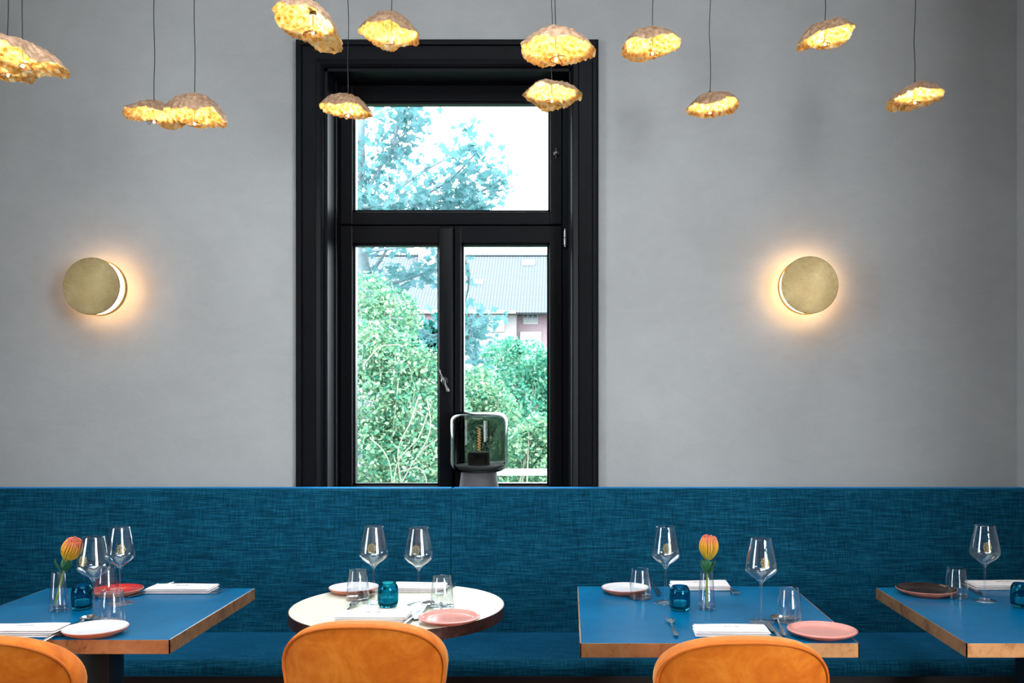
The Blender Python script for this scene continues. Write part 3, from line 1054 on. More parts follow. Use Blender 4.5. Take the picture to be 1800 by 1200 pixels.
def make_spoon():
    root = thing('spoon', '', 'spoon', (0, 0, 0), 0, 'spoons beside the plates')
    zf = lambda x, y: 0.004+0.008*max(0, min(1, (y+0.02)/0.06)) 
    b = MB()
    left = [(-0.0055, -0.095), (-0.0062, -0.085), (-0.0045, -0.04), (-0.0026, 0.0), (-0.0024, 0.05)]
    pts = [(-0.002, -0.099), *left, *[(-x, y) for x, y in left[::-1]], (0.002, -0.099)]
    b.extrude_poly(pts[::-1], 0, 0.0022, zf=zf)
    b.build('handle', M['steel'], root, smooth=False)
    b = MB()
    nu, nv = 28, 7
    def cup(off):
        def f(i, j):
            a = 2*PI*i/nu
            r = 0.02+0.98*j/(nv-1)
            y = 0.073+0.029*r*math.sin(a)
            x = 0.0185*r*math.cos(a)*(1-0.18*(math.sin(a))*r)
            return (x, y, 0.0125-0.0095*(1-r*r)+off)
        return f
    b.grid(cup(0.001), nu, nv, wrap_u=True); b.grid(cup(0.0), nu, nv, wrap_u=True, flip=True)
    o = len(b.v)
    for i in range(nu):
        i2 = (i+1) % nu
        p = o-2*nu*nv+(nv-1)*nu
        q = o-nu*nv+(nv-1)*nu
        b.f.append((p+i, p+i2, q+i2, q+i)); b.mi.append(0)
    b.build('bowl', M['steel'], root)
    return root
fork, knife, spoon = Placer(make_fork()), Placer(make_knife()), Placer(make_spoon())
def lay(pl, label, tip, tail, L=0.2, anchor='tip', dz=0.0):
    """lay cutlery so that its tip sits at pixel tip and it points from tail to tip"""
    a, b = T(*tip), T(*tail)
    d = (a-b); d.z = 0; d.normalize()
    c = a-d*(L/2) if anchor == 'tip' else (a+b)/2
    rz = math.atan2(d.y, d.x)-PI/2
    c.z = TZ+dz
    return pl(label, c, rz)

# ---- flowers
M['petal'] = None
def m_petal():
    t = NT('protea_petal')
    tc = t.n('ShaderNodeTexCoord')
    sp = t.n('ShaderNodeSeparateXYZ')
    t.l(tc.outputs['Object'], sp.inputs[0])
    z = t.math('DIVIDE', sp.outputs['Z'], 0.064)
    g = t.n('ShaderNodeNewGeometry')
    zz = t.math('ADD', z, t.math('MULTIPLY', t.math('SUBTRACT', g.outputs['Random Per Island'], 0.5), 0.25))
    c = t.ramp(zz, [(0.05, srgb(190, 170, 70)), (0.35, srgb(246, 190, 40)), (0.70, srgb(248, 172, 48)), (0.9, srgb(240, 146, 72)), (1.0, srgb(218, 112, 92))])
    t.pbsdf(c, 0.5)
    return t.m
M['petal'] = m_petal()
M['petal_core'] = simple('protea_core', srgb(150, 84, 20), 0.6)
def make_flower(name, base, stem_pts, bloom_at, bloom_dir, leaf_at, label, seed):
    rnd = random.Random(seed)
    root = thing(name, label, 'flower', base, 0, 'protea flowers in the bud vases')
    b = MB()
    b.tube([Vector(p)-Vector(base) for p in smooth3(stem_pts)], 0.0030, 8)
    b.build('stem', M['stem_green'], root)
    # bloom: an egg of narrow curved styles
    q = Vector((0, 0, 1)).rotation_difference(Vector(bloom_dir).normalized())
    b = MB(); c = MB()
    H, R = 0.064, 0.0268
    def rad(t): return R*max(0.3, 1-((t-0.58)/0.66)**2*0.92) if t < 0.58 else R*(1-((t-0.58)/0.42)**2*0.30)
    c.lathe([(0, 0.0)]+[(rad(t)*0.90, H*t*0.96) for t in [0.02, 0.1, 0.2, 0.35, 0.5, 0.65, 0.8, 0.92]]+[(0, H*0.93)], 24)
    for ring, (n, rs, tmax, ph) in enumerate(((40, 1.0, 0.97, 0), (30, 0.84, 1.03, 0.4), (22, 0.6, 1.06, 0.2), (10, 0.3, 1.05, 0.2))):
        for k in range(n):
            a = 2*PI*(k+ph)/n+rnd.uniform(-0.04, 0.04)
            pts, rr = [], []
            tm = tmax*rnd.uniform(0.95, 1.04)
            for i in range(9):
                t = tm*i/8
                r = rad(min(t, 1.0))*rs
                aa = a+0.10*math.sin(3*t+ring)
                pts.append((r*math.cos(aa), r*math.sin(aa), H*t))
                rr.append(0.00135 if i < 7 else 0.0011)
            rr[-1] = 0.0021
            b.tube(pts, rr, 5)
    co = Vector(bloom_at)-Vector(base)
    o = b.build('bloom', M['petal'], root, loc=co)
    o.rotation_mode = 'QUATERNION'; o.rotation_quaternion = q
    o2 = c.build('bloom_core', M['petal_core'], root, loc=co)
    o2.rotation_mode = 'QUATERNION'; o2.rotation_quaternion = q
    # leaves
    for k, (ang, up, ln, wd) in enumerate(leaf_at['leaves']):
        lb = MB()
        nu, nv = 7, 10
        def f(i, j):
            u, v = i/(nu-1)*2-1, j/(nv-1)
            w = wd*math.sin(PI*min(1, 0.06+0.94*v))**0.7*(1-0.25*v)
            x = u*w
            out = 0.004+ln*0.45*math.sin(v*1.5)*(1-up)+0.010*v
            z = ln*v*(0.6+0.4*up)
            return Vector((x, out-0.28*abs(u)*w*-1*0.6, z))
        lb.grid(f, nu, nv)
        ob = lb.build('leaf', M['leaf_green'], root, loc=Vector(leaf_at['pos'][k])-Vector(base))
        so = ob.modifiers.new('thick', 'SOLIDIFY'); so.thickness = 0.0008
        ob.rotation_euler = (0, 0, ang)
    return root
def smooth3(pts, k=6):
    pts = [Vector(p) for p in pts]
    out = []
    n = len(pts)
    for i in range(n-1):
        p0, p1, p2, p3 = pts[max(i-1, 0)], pts[i], pts[i+1], pts[min(i+2, n-1)]
        for j in range(k):
            t = j/k
            out.append(0.5*((2*p1)+(-p0+p2)*t+(2*p0-5*p1+4*p2-p3)*t*t+(-p0+3*p1-3*p2+p3)*t**3))
    out.append(pts[-1])
    return out

# ------------------------------------------------------------------ laying the tables
E = 0.0006
def up(v, dz=E): return Vector((v.x, v.y, v.z+dz))
# left blue table
wine('wine glass on the left blue table, the front one before the water tumblers', up(T(165, 1088)), math.radians(-14))
wine('wine glass at the back of the left blue table, in front of the red plate', up(T(211, 1061)), math.radians(30))
tumbler('water tumbler at the front of the left blue table, behind the white plate', up(T(197, 1096)))
tumbler('water tumbler on the left blue table, just before the red plate', up(T(188, 1048)))
V1 = up(T(103, 1073))
vase('glass bud vase holding the leaning flower, left blue table', V1)
votive('dark teal candle holder beside the bud vase on the left blue table', up(T(145, 1070)))
# round table
wine('left one of the two wine glasses on the round cream table', up(T(657, 1059)), 0.05)
wine('right one of the two wine glasses on the round cream table', up(T(736, 1063)), -0.05)
tumbler('water tumbler on the round table, in front of the white plate', up(T(629, 1054)))
tumbler('water tumbler on the round table, behind the pink plate', up(T(777, 1067)))
votive('bright teal candle holder in the middle of the round cream table', up(T(682, 1066)))
# right blue table
wine('wine glass on the flower table, beside the candle holder and rear tumbler', up(T(1170, 1059)), 0.0)
wine('wine glass at the front right of the flower table, above the spoon', up(T(1338, 1093)), 0.05)
tumbler('water tumbler before the white plate on the blue flower table', up(T(1125, 1052)))
tumbler('water tumbler behind the pink plate on the blue flower table', up(T(1387, 1092)))
V2 = up(T(1242, 1071))
vase('glass bud vase holding the upright flower, blue table right of centre', V2)
votive('teal candle holder left of the upright flower on the blue table', up(T(1195, 1072)))
# far right table
wine('wine glass on the right end table, between tumbler and candle holder', up(T(1731, 1056)), -0.25)
tumbler('water tumbler beside the dark plate on the right end table', up(T(1681, 1050)))
votive('teal candle holder cut by the right edge of the photo', up(T(1795, 1067)))

def plate(proto, px, D, label):
    proto['label'] = label
    proto.location = (((px-CX)*D/F), D, TZ+E)
plate(make_plate('side_plate', 0.080, M['terracotta'], M['glaze_white']), 168, 2.408, 'white side plate at the front of the left blue table')
plate(make_plate('side_plate', 0.078, M['terracotta'], M['glaze_red']), 205, 2.895, 'red glazed side plate at the back of the left blue table')
plate(make_plate('side_plate', 0.078, M['terracotta'], M['glaze_white']), 622, 2.925, 'white side plate at the back of the round cream table')
plate(make_plate('side_plate', 0.086, M['pink_body'], M['glaze_pink'], True), 790, 2.54, 'pink side plate at the front of the round cream table')
plate(make_plate('side_plate', 0.075, M['terracotta'], M['glaze_white']), 1099, 2.92, 'white side plate at the back of the blue flower table')
plate(make_plate('side_plate', 0.089, M['pink_body'], M['glaze_pink'], True), 1445, 2.395, 'pink side plate at the front corner of the blue flower table')
plate(make_plate('side_plate', 0.091, M['terracotta'], M['glaze_dark']), 1628, 2.905, 'dark glazed side plate with terracotta rim on the right end table')

def napkin(px, py, w, d, seed, label, rz=0.0, h=0.016):
    r = napkin_mesh(w, d, seed, h)
    r['label'] = label
    r.location = up(T(px, py)); r.rotation_euler = (0, 0, rz)
napkin(320, 1038.5, 0.205, 0.095, 1, 'folded napkin at the back of the left blue table', 0.0)
napkin(45, 1114, 0.20, 0.085, 2, 'folded napkin at the front of the left blue table, behind the cut-off chair', 0.0, 0.02)
napkin(738, 1036, 0.170, 0.095, 3, 'folded napkin at the back of the round cream table', 0.02)
napkin(657, 1087, 0.205, 0.095, 4, 'folded napkin at the front of the round cream table', -0.02)
napkin(1230, 1033, 0.190, 0.095, 5, 'folded napkin behind the upright flower on the blue table', 0.0)
napkin(1285, 1113, 0.195, 0.085, 6, 'folded napkin at the front of the blue flower table', -0.03)
napkin(1763, 1032, 0.215, 0.095, 7, 'folded napkin behind the wine glass on the right end table', 0.0)

lay(spoon, 'spoon at the front of the left blue table, bowl before the wine glass', (163, 1088), (100, 1122))
lay(knife, 'knife beside the front napkin on the left blue table', (143, 1094), (92, 1122), 0.22)
lay(knife, 'knife at the back of the left blue table, beside the red plate', (228, 1051), (280, 1034), 0.22)
lay(fork, 'fork beside the back napkin on the left blue table', (372, 1047), (398, 1036), 0.2)
lay(fork, 'fork with its tines showing beside the front napkin on the round table', (629, 1060), (589, 1092))
lay(knife, 'knife beside the front napkin on the round cream table', (745, 1072), (716, 1096), 0.22)
lay(spoon, 'spoon between knife and pink plate on the round cream table', (757, 1063), (728, 1093))
lay(spoon, 'spoon behind the candle holder on the round table, beside the white plate', (643, 1052), (672, 1033))
lay(fork, 'fork beside the back napkin on the round table, seen through the tumbler', (771, 1048), (795, 1032))
lay(fork, 'fork at the front of the blue flower table, left of the napkin', (1176, 1088), (1191, 1126))
lay(knife, 'knife at the front of the blue flower table, beside the spoon', (1346, 1094), (1372, 1124), 0.22)
lay(spoon, 'spoon at the front of the blue flower table, before the tumbler', (1364, 1088), (1380, 1124))
lay(fork, 'fork beside the back napkin on the blue flower table', (1295, 1047), (1277, 1030))
lay(knife, 'knife beside the white plate on the blue flower table', (1159, 1049), (1149, 1031), 0.22)
lay(knife, 'knife on the right end table, beside the back napkin', (1727, 1048), (1697, 1032), 0.22)

# flowers standing in the vases
b1 = V1+Vector((-0.004, -0.004, 0.016))
fl1 = [V1+Vector((-0.010, 0.0, 0.018)), V1+Vector((0.002, 0, 0.065)), V1+Vector((0.016, 0, 0.118)), V1+Vector((0.026, 0, 0.150))]
make_flower('protea_flower', V1+Vector((-0.010, 0, 0.018)), fl1, fl1[-1]-Vector((0.002, 0, 0.004)), (0.50, -0.12, 1),
            {'leaves': [(2.4, 0.55, 0.048, 0.014), (0.3, 0.7, 0.045, 0.013), (-2.2, 0.45, 0.042, 0.014), (-1.2, 0.5, 0.040, 0.012)], 'pos': [V1+Vector((0.014, 0, 0.112)), V1+Vector((0.016, 0, 0.116)), V1+Vector((0.018, 0, 0.116)), V1+Vector((0.014, 0, 0.108))]},
            'orange protea flower leaning right, on the left blue table', 1)
fl2 = [V2+Vector((0.0, 0.0, 0.018)), V2+Vector((0.001, 0, 0.065)), V2+Vector((0.003, 0, 0.118)), V2+Vector((0.005, 0, 0.150))]
make_flower('protea_flower', V2+Vector((0, 0, 0.018)), fl2, fl2[-1]-Vector((0, 0, 0.004)), (0.03, -0.05, 1),
            {'leaves': [(2.0, 0.7, 0.050, 0.014), (-2.0, 0.6, 0.050, 0.015), (3.0, 0.85, 0.048, 0.014), (0.2, 0.7, 0.045, 0.012), (-0.9, 0.6, 0.04, 0.012)], 'pos': [V2+Vector((0.003, 0, 0.104))]*5},
            'yellow protea flower standing upright on the blue table right of centre', 2)

# ------------------------------------------------------------------ wall lamps
def wall_lamp(px, py, label, rear):
    D = 3.608
    c = P(px, py, D)
    root = thing('wall_lamp', label, 'wall lamp', (c.x, WY, c.z), 0, 'round gold wall lamps')
    R = 0.1119
    rot = Matrix.Rotation(PI/2, 4, 'X')
    def rl(b): b.v = [tuple(rot @ Vector(v)) for v in b.v]; return b
    # rotation by +90deg about X sends +z to -y (into the room)
    o = 0.045     # stand-off of the dish
    b = MB(); b.lathe([(0, 0.0005), (0.050, 0.0005), (0.050, 0.030+o), (0, 0.030+o)], 48)
    rl(b).build('wall_mount', M['disc'], root)
    b = MB(); b.lathe([(0, 0.031+o), (R*0.95, 0.040+o), (R*0.965, 0.028+o), (R*0.985, 0.027+o), (R*0.99, 0.029+o), (R*0.99, 0.047+o), (R*0.955, 0.047+o), (R*0.95, 0.0425+o), (0, 0.0425+o)], 96)
    rl(b).build('dish', M['disc'], root)
    b = MB(); b.lathe([(R*0.62, 0.0365+o), (R*0.92, 0.0372+o), (R*0.92, 0.0380+o), (R*0.62, 0.0372+o)], 80, closed=True)
    rl(b).build('rear_light_ring', rear, root)
    b = MB(); b.lathe([(0, 0.0428+o), (R*0.945, 0.0428+o), (R*0.945, 0.0465+o), (0, 0.0465+o)], 80)
    rl(b).build('front_light_ring', M['diffuser'], root)
    b = MB(); b.lathe([(0, 0.0470+o), (0.012, 0.0470+o), (0.012, 0.0895+o), (0, 0.0895+o)], 20)
    rl(b).build('spacer', M['brass'], root)
    b = MB(); b.lathe([(0, 0.0890+o), (R*0.96, 0.0890+o), (R, 0.0895+o), (R, 0.0925+o), (R*0.985, 0.0945+o), (R*0.6, 0.0985+o), (0, 0.1005+o)], 96)
    rl(b).build('disc', M['disc'], root)
    return c
LAMPS = [wall_lamp(159.5, 502.5, 'gold disc wall lamp left of the window', emit('warm_ring', (1, 0.57, 0.24, 1), 15.0)), wall_lamp(1424, 500.5, 'gold disc wall lamp right of the window', emit('warm_ring_bright', (1, 0.60, 0.26, 1), 22.0))]

# ------------------------------------------------------------------ lamp on the sill
def sill_lamp():
    D = 3.80
    c = P(842, 0, D)
    z0 = SILL
    root = thing('table_lamp', 'smoked glass table lamp with concrete base on the window sill', 'lamp', (c.x, D, z0+0.0005))
    zb = P(0, 829, D).z-z0      # underside of the globe
    zt = P(0, 724, D).z-z0
    R = 50.5*D/F
    b = MB(); b.lathe([(0, 0), (0.088, 0), (0.089, 0.003), (0.073, zb-0.004), (0.071, zb), (0, zb)], 64)
    b.build('base', M['concrete'], root)
    rc = 0.040
    def shell(r, z0_, z1_, rc_):
        pr = [(0, z0_)]
        for k in range(9):
            a = -PI/2+PI/2*k/8
            pr.append((r-rc_+rc_*math.cos(a), z0_+rc_+rc_*math.sin(a)))
        for k in range(9):
            a = PI/2*k/8
            pr.append((r-rc_+rc_*math.cos(a), z1_-rc_+rc_*math.sin(a)))
        pr.append((0, z1_))
        return pr
    o = shell(R, zb+0.0008, zt, rc)
    th = 0.006
    i_ = shell(R-th, zb+0.0008+th, zt-th, rc-th*0.6)
    b = MB(); b.lathe(o, 80); b.lathe(i_[::-1], 80)
    # keep outer normals outward and inner normals pointing into the hollow
    b.build('glass_globe', M['smoke'], root, recalc=False)
    b = MB(); b.lathe([(0, zb+0.012), (0.088, zb+0.012), (0.096, zb+0.022), (0.096, zb+0.026), (0, zb+0.026)], 56)
    b.build('inner_plate', M['napkin_plate'], root)
    b = MB(); b.lathe([(0, zb+0.027), (0.045, zb+0.027), (0.045, zb+0.078), (0.041, zb+0.082), (0, zb+0.082)], 40)
    s = b.build('socket', M['bakelite'], root)
    k = MB(); k.lathe([(0, 0), (0.013, 0), (0.013, 0.006), (0.010, 0.009), (0, 0.009)], 24)
    k.v = [tuple(Matrix.Rotation(PI/2, 4, 'X') @ Vector(v)+Vector((0.0, -0.0445, zb+0.058))) for v in k.v]
    k.build('dimmer_knob', M['pewter'], s)
    b = MB(); b.lathe(smooth_prof([(0.012, zb+0.083), (0.013, zb+0.10), (0.020, zb+0.125), (0.021, zb+0.16), (0.015, zb+0.186), (0.0, zb+0.194)], 4), 32)
    bl = b.build('bulb', M['glass_thin'], root)
    b = MB()
    pts = [(0.006*math.cos(k*0.9), 0.006*math.sin(k*0.9), zb+0.085+0.095*k/60) for k in range(61)]
    b.tube(pts, 0.0011, 6)
    b.build('filament', M['filament'], bl)
sill_lamp()

# ------------------------------------------------------------------ pendant lamps
def pendant(px0, px1, ptop, pbot, cordx, D, tilt_lr, label, seed, tilt_fb=0.0, cap=False):
    rnd = random.Random(seed)
    pxc = (px0+px1)/2
    R = (px1-px0)/2*D/F
    cx = (cordx-CX)*D/F
    ztop = P(0, ptop, D).z
    zbot = P(0, pbot, D).z
    Hv = ztop-zbot
    # height of the dome so that the seen outline spans ptop..pbot
    el = math.atan2(CY-(ptop+pbot)/2, F)
    tl, fb = math.radians(tilt_lr), math.radians(tilt_fb)
    rv = R*math.sqrt(math.sin(el+abs(fb))**2+math.sin(tl)**2)
    h = max(0.026, (Hv-0.9*rv-0.25*R*abs(math.sin(tl)))/math.cos(el))
    rimz = ztop-h*0.98-0.25*R*abs(math.sin(tl))
    root = thing('pendant_lamp', label, 'pendant lamp', ((pxc-CX)*D/F, D, rimz), 0, 'crumpled gold leaf pendant lamps')
    dx = cx-(pxc-CX)*D/F
    rotm = Matrix.Rotation(math.radians(tilt_lr), 4, 'Y') @ Matrix.Rotation(math.radians(tilt_fb), 4, 'X')
    NA, NR = 110, 30
    so = Vector((seed*3.7, seed*1.3, seed*9.1))
    p1, p2 = rnd.uniform(0, 6.3), rnd.uniform(0, 6.3)
    def f(i, j, off):
        a = 2*PI*i/NA
        r = 0.015+0.985*(j/(NR-1))
        rim = R*(1+0.07*math.sin(2*a+p1)+0.05*math.sin(3*a+p2)+0.05*noise.noise(Vector((2.2*math.cos(a), 2.2*math.sin(a), seed*1.7)))
                 + 0.018*noise.noise(Vector((9*math.cos(a), 9*math.sin(a), seed*2.7))))
        x, y = rim*r*math.cos(a), rim*r*math.sin(a)
        q = Vector((x, y, 0))/0.1
        z = h*(1-r**2.6)
        z += 0.020*(noise.noise(q*1.5+so))*r
        z += 0.007*(abs(noise.noise(q*5+so))-0.25)*(0.4+0.6*r)
        z += 0.0045*noise.noise(q*13+so)
        if r > 0.97: z += 0.004*noise.noise(q*20+so)
        x += 0.005*noise.noise(q*7+so+Vector((5, 0, 0))); y += 0.005*noise.noise(q*7+so+Vector((0, 5, 0)))
        p = rotm @ Vector((x, y, z))
        return p+Vector((0, 0, -off))
    b = MB()
    b.grid(lambda i, j: f(i, j, 0), NA, NR, mi=0, wrap_u=True)
    b.grid(lambda i, j: f(i, j, 0.0022), NA, NR, mi=1, wrap_u=True, flip=True)
    o = len(b.v)
    e0, e1 = o-2*NA*NR+(NR-1)*NA, o-NA*NR+(NR-1)*NA
    for i in range(NA):
        i2 = (i+1) % NA
        b.f.append((e0+i2, e0+i, e1+i, e1+i2)); b.mi.append(1)
    b.build('shade', [M['leaf_out'], M['leaf_in']], root, recalc=False, angle=70)
    apex_z = h+0.006
    # local height of the shade at the cord position
    rr = min(0.9, abs(dx)/R)
    za = (rotm @ Vector((dx, 0, h*(1-rr**2.6)))).z
    xa = dx
    # cord up to the ceiling, with a little waver
    b = MB()
    zt = ZC-rimz
    n = 14
    pts = [(xa+(0.0022*math.sin(k*1.7+seed) if 0 < k < n else 0), 0.0015*math.cos(k*2.1+seed), za+(zt-za)*k/n) for k in range(n+1)]
    b.tube(smooth3(pts, 3), 0.0014, 6)
    b.build('cord', M['cord'], root)
    b = MB(); b.lathe([(0, za-0.004), (0.009, za-0.004), (0.009, za+0.004), (0.005, za+0.007), (0, za+0.009)], 18, center=(xa, 0, 0))
    b.build('grommet', M['cord'], root)
    # wand hanging below the apex with led tip and wire loop
    zl = -0.30*h-0.002
    b = MB(); b.tube([(xa, 0, za-0.004), (xa, 0, zl+0.006)], 0.0017, 8)
    b.build('wand', M['brass'], root)
    b = MB(); b.lathe([(0, zl-0.0045), (0.0026, zl-0.0033), (0.0036, zl), (0.0026, zl+0.0033), (0, zl+0.0045)], 14, center=(xa, 0, 0))
    b.build('led_tip', M['led'], root)
    b = MB()
    a0 = rnd.uniform(0, 6.3); lr = 0.017*rnd.uniform(0.85, 1.2)
    pts = [(xa, 0, zl+0.016)]
    for k in range(15):
        a = a0+5.2*k/14
        pts.append((xa+math.cos(a0)*0.008+lr*math.cos(a), lr*0.9*math.sin(a), zl-0.002-0.004*math.sin(a*0.5+1)+0.008*k/14*math.sin(a0)))
    b.tube(smooth3(pts, 3), 0.0011, 6)
    b.build('wire_loop', M['copper_wire'], root)
    b = MB(); b.lathe([(0, zt-0.03), (0.03, zt-0.028), (0.032, zt-0.001), (0, zt-0.001)], 24, center=(xa, 0, 0))
    b.build('ceiling_rose', M['black_metal'], root)
    L = bpy.data.lights.new('led_light', 'SPOT')
    L.energy = PENDANT_W
    L.color = (1.0, 0.80, 0.52)
    L.spot_size = math.radians(168)
    L.spot_blend = 0.25
    L.shadow_soft_size = 0.006
    lo = bpy.data.objects.new('led_light', L); COL.objects.link(lo)
    lo.parent = root
    lo.location = (xa, 0, zl+0.010)
    lo.rotation_euler = (PI, 0, 0)
PENDANT_W = 3.6
PD = [
 (-40, 104, 72, 131, 40, 2.30, 8, 'large gold pendant lamp cut off by the left edge of the photo', 2, True),
 (-46, 58, 104, 142, 14, 2.95, 0, 'gold pendant lamp partly hidden below the large one at the left edge', 3, False),
 (220, 322, 179, 221, 271, 3.15, 4, 'left lamp of the overlapping pair of gold pendants', 4, False),
 (288, 400, 168, 222, 342, 2.95, 3, 'right lamp of the overlapping pair of gold pendants', 5, False),
 (474, 608, 14, 86, 550, 2.40, 20, 'large tilted gold pendant lamp over the top left corner of the window', 6, False),
 (631, 732, 23, 79, 688, 3.05, 5, 'gold pendant lamp above the window head, beside the large tilted one', 7, False),
 (564, 651, 168, 208, 612, 3.25, 5, 'small gold pendant lamp before the left window jamb', 8, False),
 (913, 1041, 51, 113, 977, 2.45, 3, 'large gold pendant lamp over the top right corner of the window', 9, False),
 (918, 1022, 146, 186, 970, 3.05, 4, 'gold pendant lamp hanging under the large one at the right window corner', 10, False),
 (1093, 1195, 51, 101, 1147, 2.95, -4, 'gold pendant lamp just right of the window, the upper one', 11, False),
 (1208, 1296, 165, 203, 1248, 3.2, 0, 'gold pendant lamp above left of the right wall lamp', 12, True),
 (1404, 1502, 38, 87, 1450, 3.0, -12, 'tilted gold pendant lamp high above the right wall lamp', 13, False),
 (1562, 1658, 149, 190, 1608, 3.05, -12, 'gold pendant lamp furthest right, hanging before the dim wall', 14, False),
]
for (a, b_, c_, d_, e_, D_, tl, lb, sd, cp) in PD:
    pendant(a, b_, c_, d_, e_, D_, tl, lb, sd, -12 if sd == 6 else -3, cp)

# ------------------------------------------------------------------ garden outside
MAPLE = [(0, -0.5), (0.10, -0.12), (0.42, -0.22), (0.30, -0.02), (0.50, 0.16), (0.26, 0.16), (0.16, 0.30), (0.0, 0.52), (-0.16, 0.30), (-0.26, 0.16), (-0.50, 0.16), (-0.30, -0.02), (-0.42, -0.22), (-0.10, -0.12)]
OVAL = [(0, -0.5), (0.26, -0.15), (0.24, 0.2), (0, 0.5), (-0.24, 0.2), (-0.26, -0.15)]
def leaf(b, c, s, rnd, shape, droop=0.6):
    n = Vector((rnd.gauss(0, 0.7), rnd.gauss(-0.35, 0.7), rnd.gauss(droop, 0.5)))
    if n.length < 1e-3: n = Vector((0, 0, 1))
    n.normalize()
    t = n.orthogonal().normalized()
    t = Matrix.Rotation(rnd.uniform(0, 2*PI), 3, n) @ t
    u = n.cross(t)
    vs = [c+t*(x*s)+u*(y*s)+n*(-0.25*s*abs(x)) for x, y in shape]
    b.add(vs, [tuple(range(len(vs)))])
def in_ellipsoid(rnd, rx, ry, rz, shell=0.45):
    while True:
        v = Vector((rnd.uniform(-1, 1), rnd.uniform(-1, 1), rnd.uniform(-1, 1)))
        if shell < v.length <= 1: return Vector((v.x*rx, v.y*ry, v.z*rz))
def shrub(name, blobs, D, count, size, mat, label, seed, twigs=10, cat='shrub', stemc='twig', arcs=()):
    """blobs: (px,py,radius px, dD)"""
    rnd = random.Random(seed)
    bx = P(blobs[0][0], 0, D).x
    root = thing(name, label, cat, (bx, D, GZ), 0, 'shrubs in the garden')
    o = root.location
    b = MB()
    tot = sum(r*r for _, _, r, _ in blobs)
    for (px, py, r, dd) in blobs:
        c = P(px, py, D+dd)
        rr = r*(D+dd)/F
        for _ in range(int(count*r*r/tot)):
            leaf(b, c+in_ellipsoid(rnd, rr, rr*0.8, rr)-o, size*rnd.uniform(0.6, 1.3), rnd, OVAL)
    b.build('foliage', mat, root, smooth=False, recalc=False)
    b = MB()
    for k in range(twigs):
        px, py, r, dd = blobs[k % len(blobs)]
        c = P(px+rnd.uniform(-r, r)*0.8, py+rnd.uniform(-r, r)*0.8, D+dd-0.5*r*D/F)-o
        g = Vector((c.x*0.3+rnd.uniform(-0.15, 0.15), rnd.uniform(-0.1, 0.1), 0.0))
        m = (g+c)/2+Vector((rnd.uniform(-0.1, 0.1), rnd.uniform(-0.1, 0.1), 0.1))
        b.tube(smooth3([g, m, c], 4), [0.012-0.009*i/8 for i in range(9)], 5)
    for arc in arcs:
        b.tube(smooth3([P(x, y, D-0.75)-o for x, y in arc], 5), 0.004, 5)
    b.build('stems', M[stemc], root)
GZ = -0.5
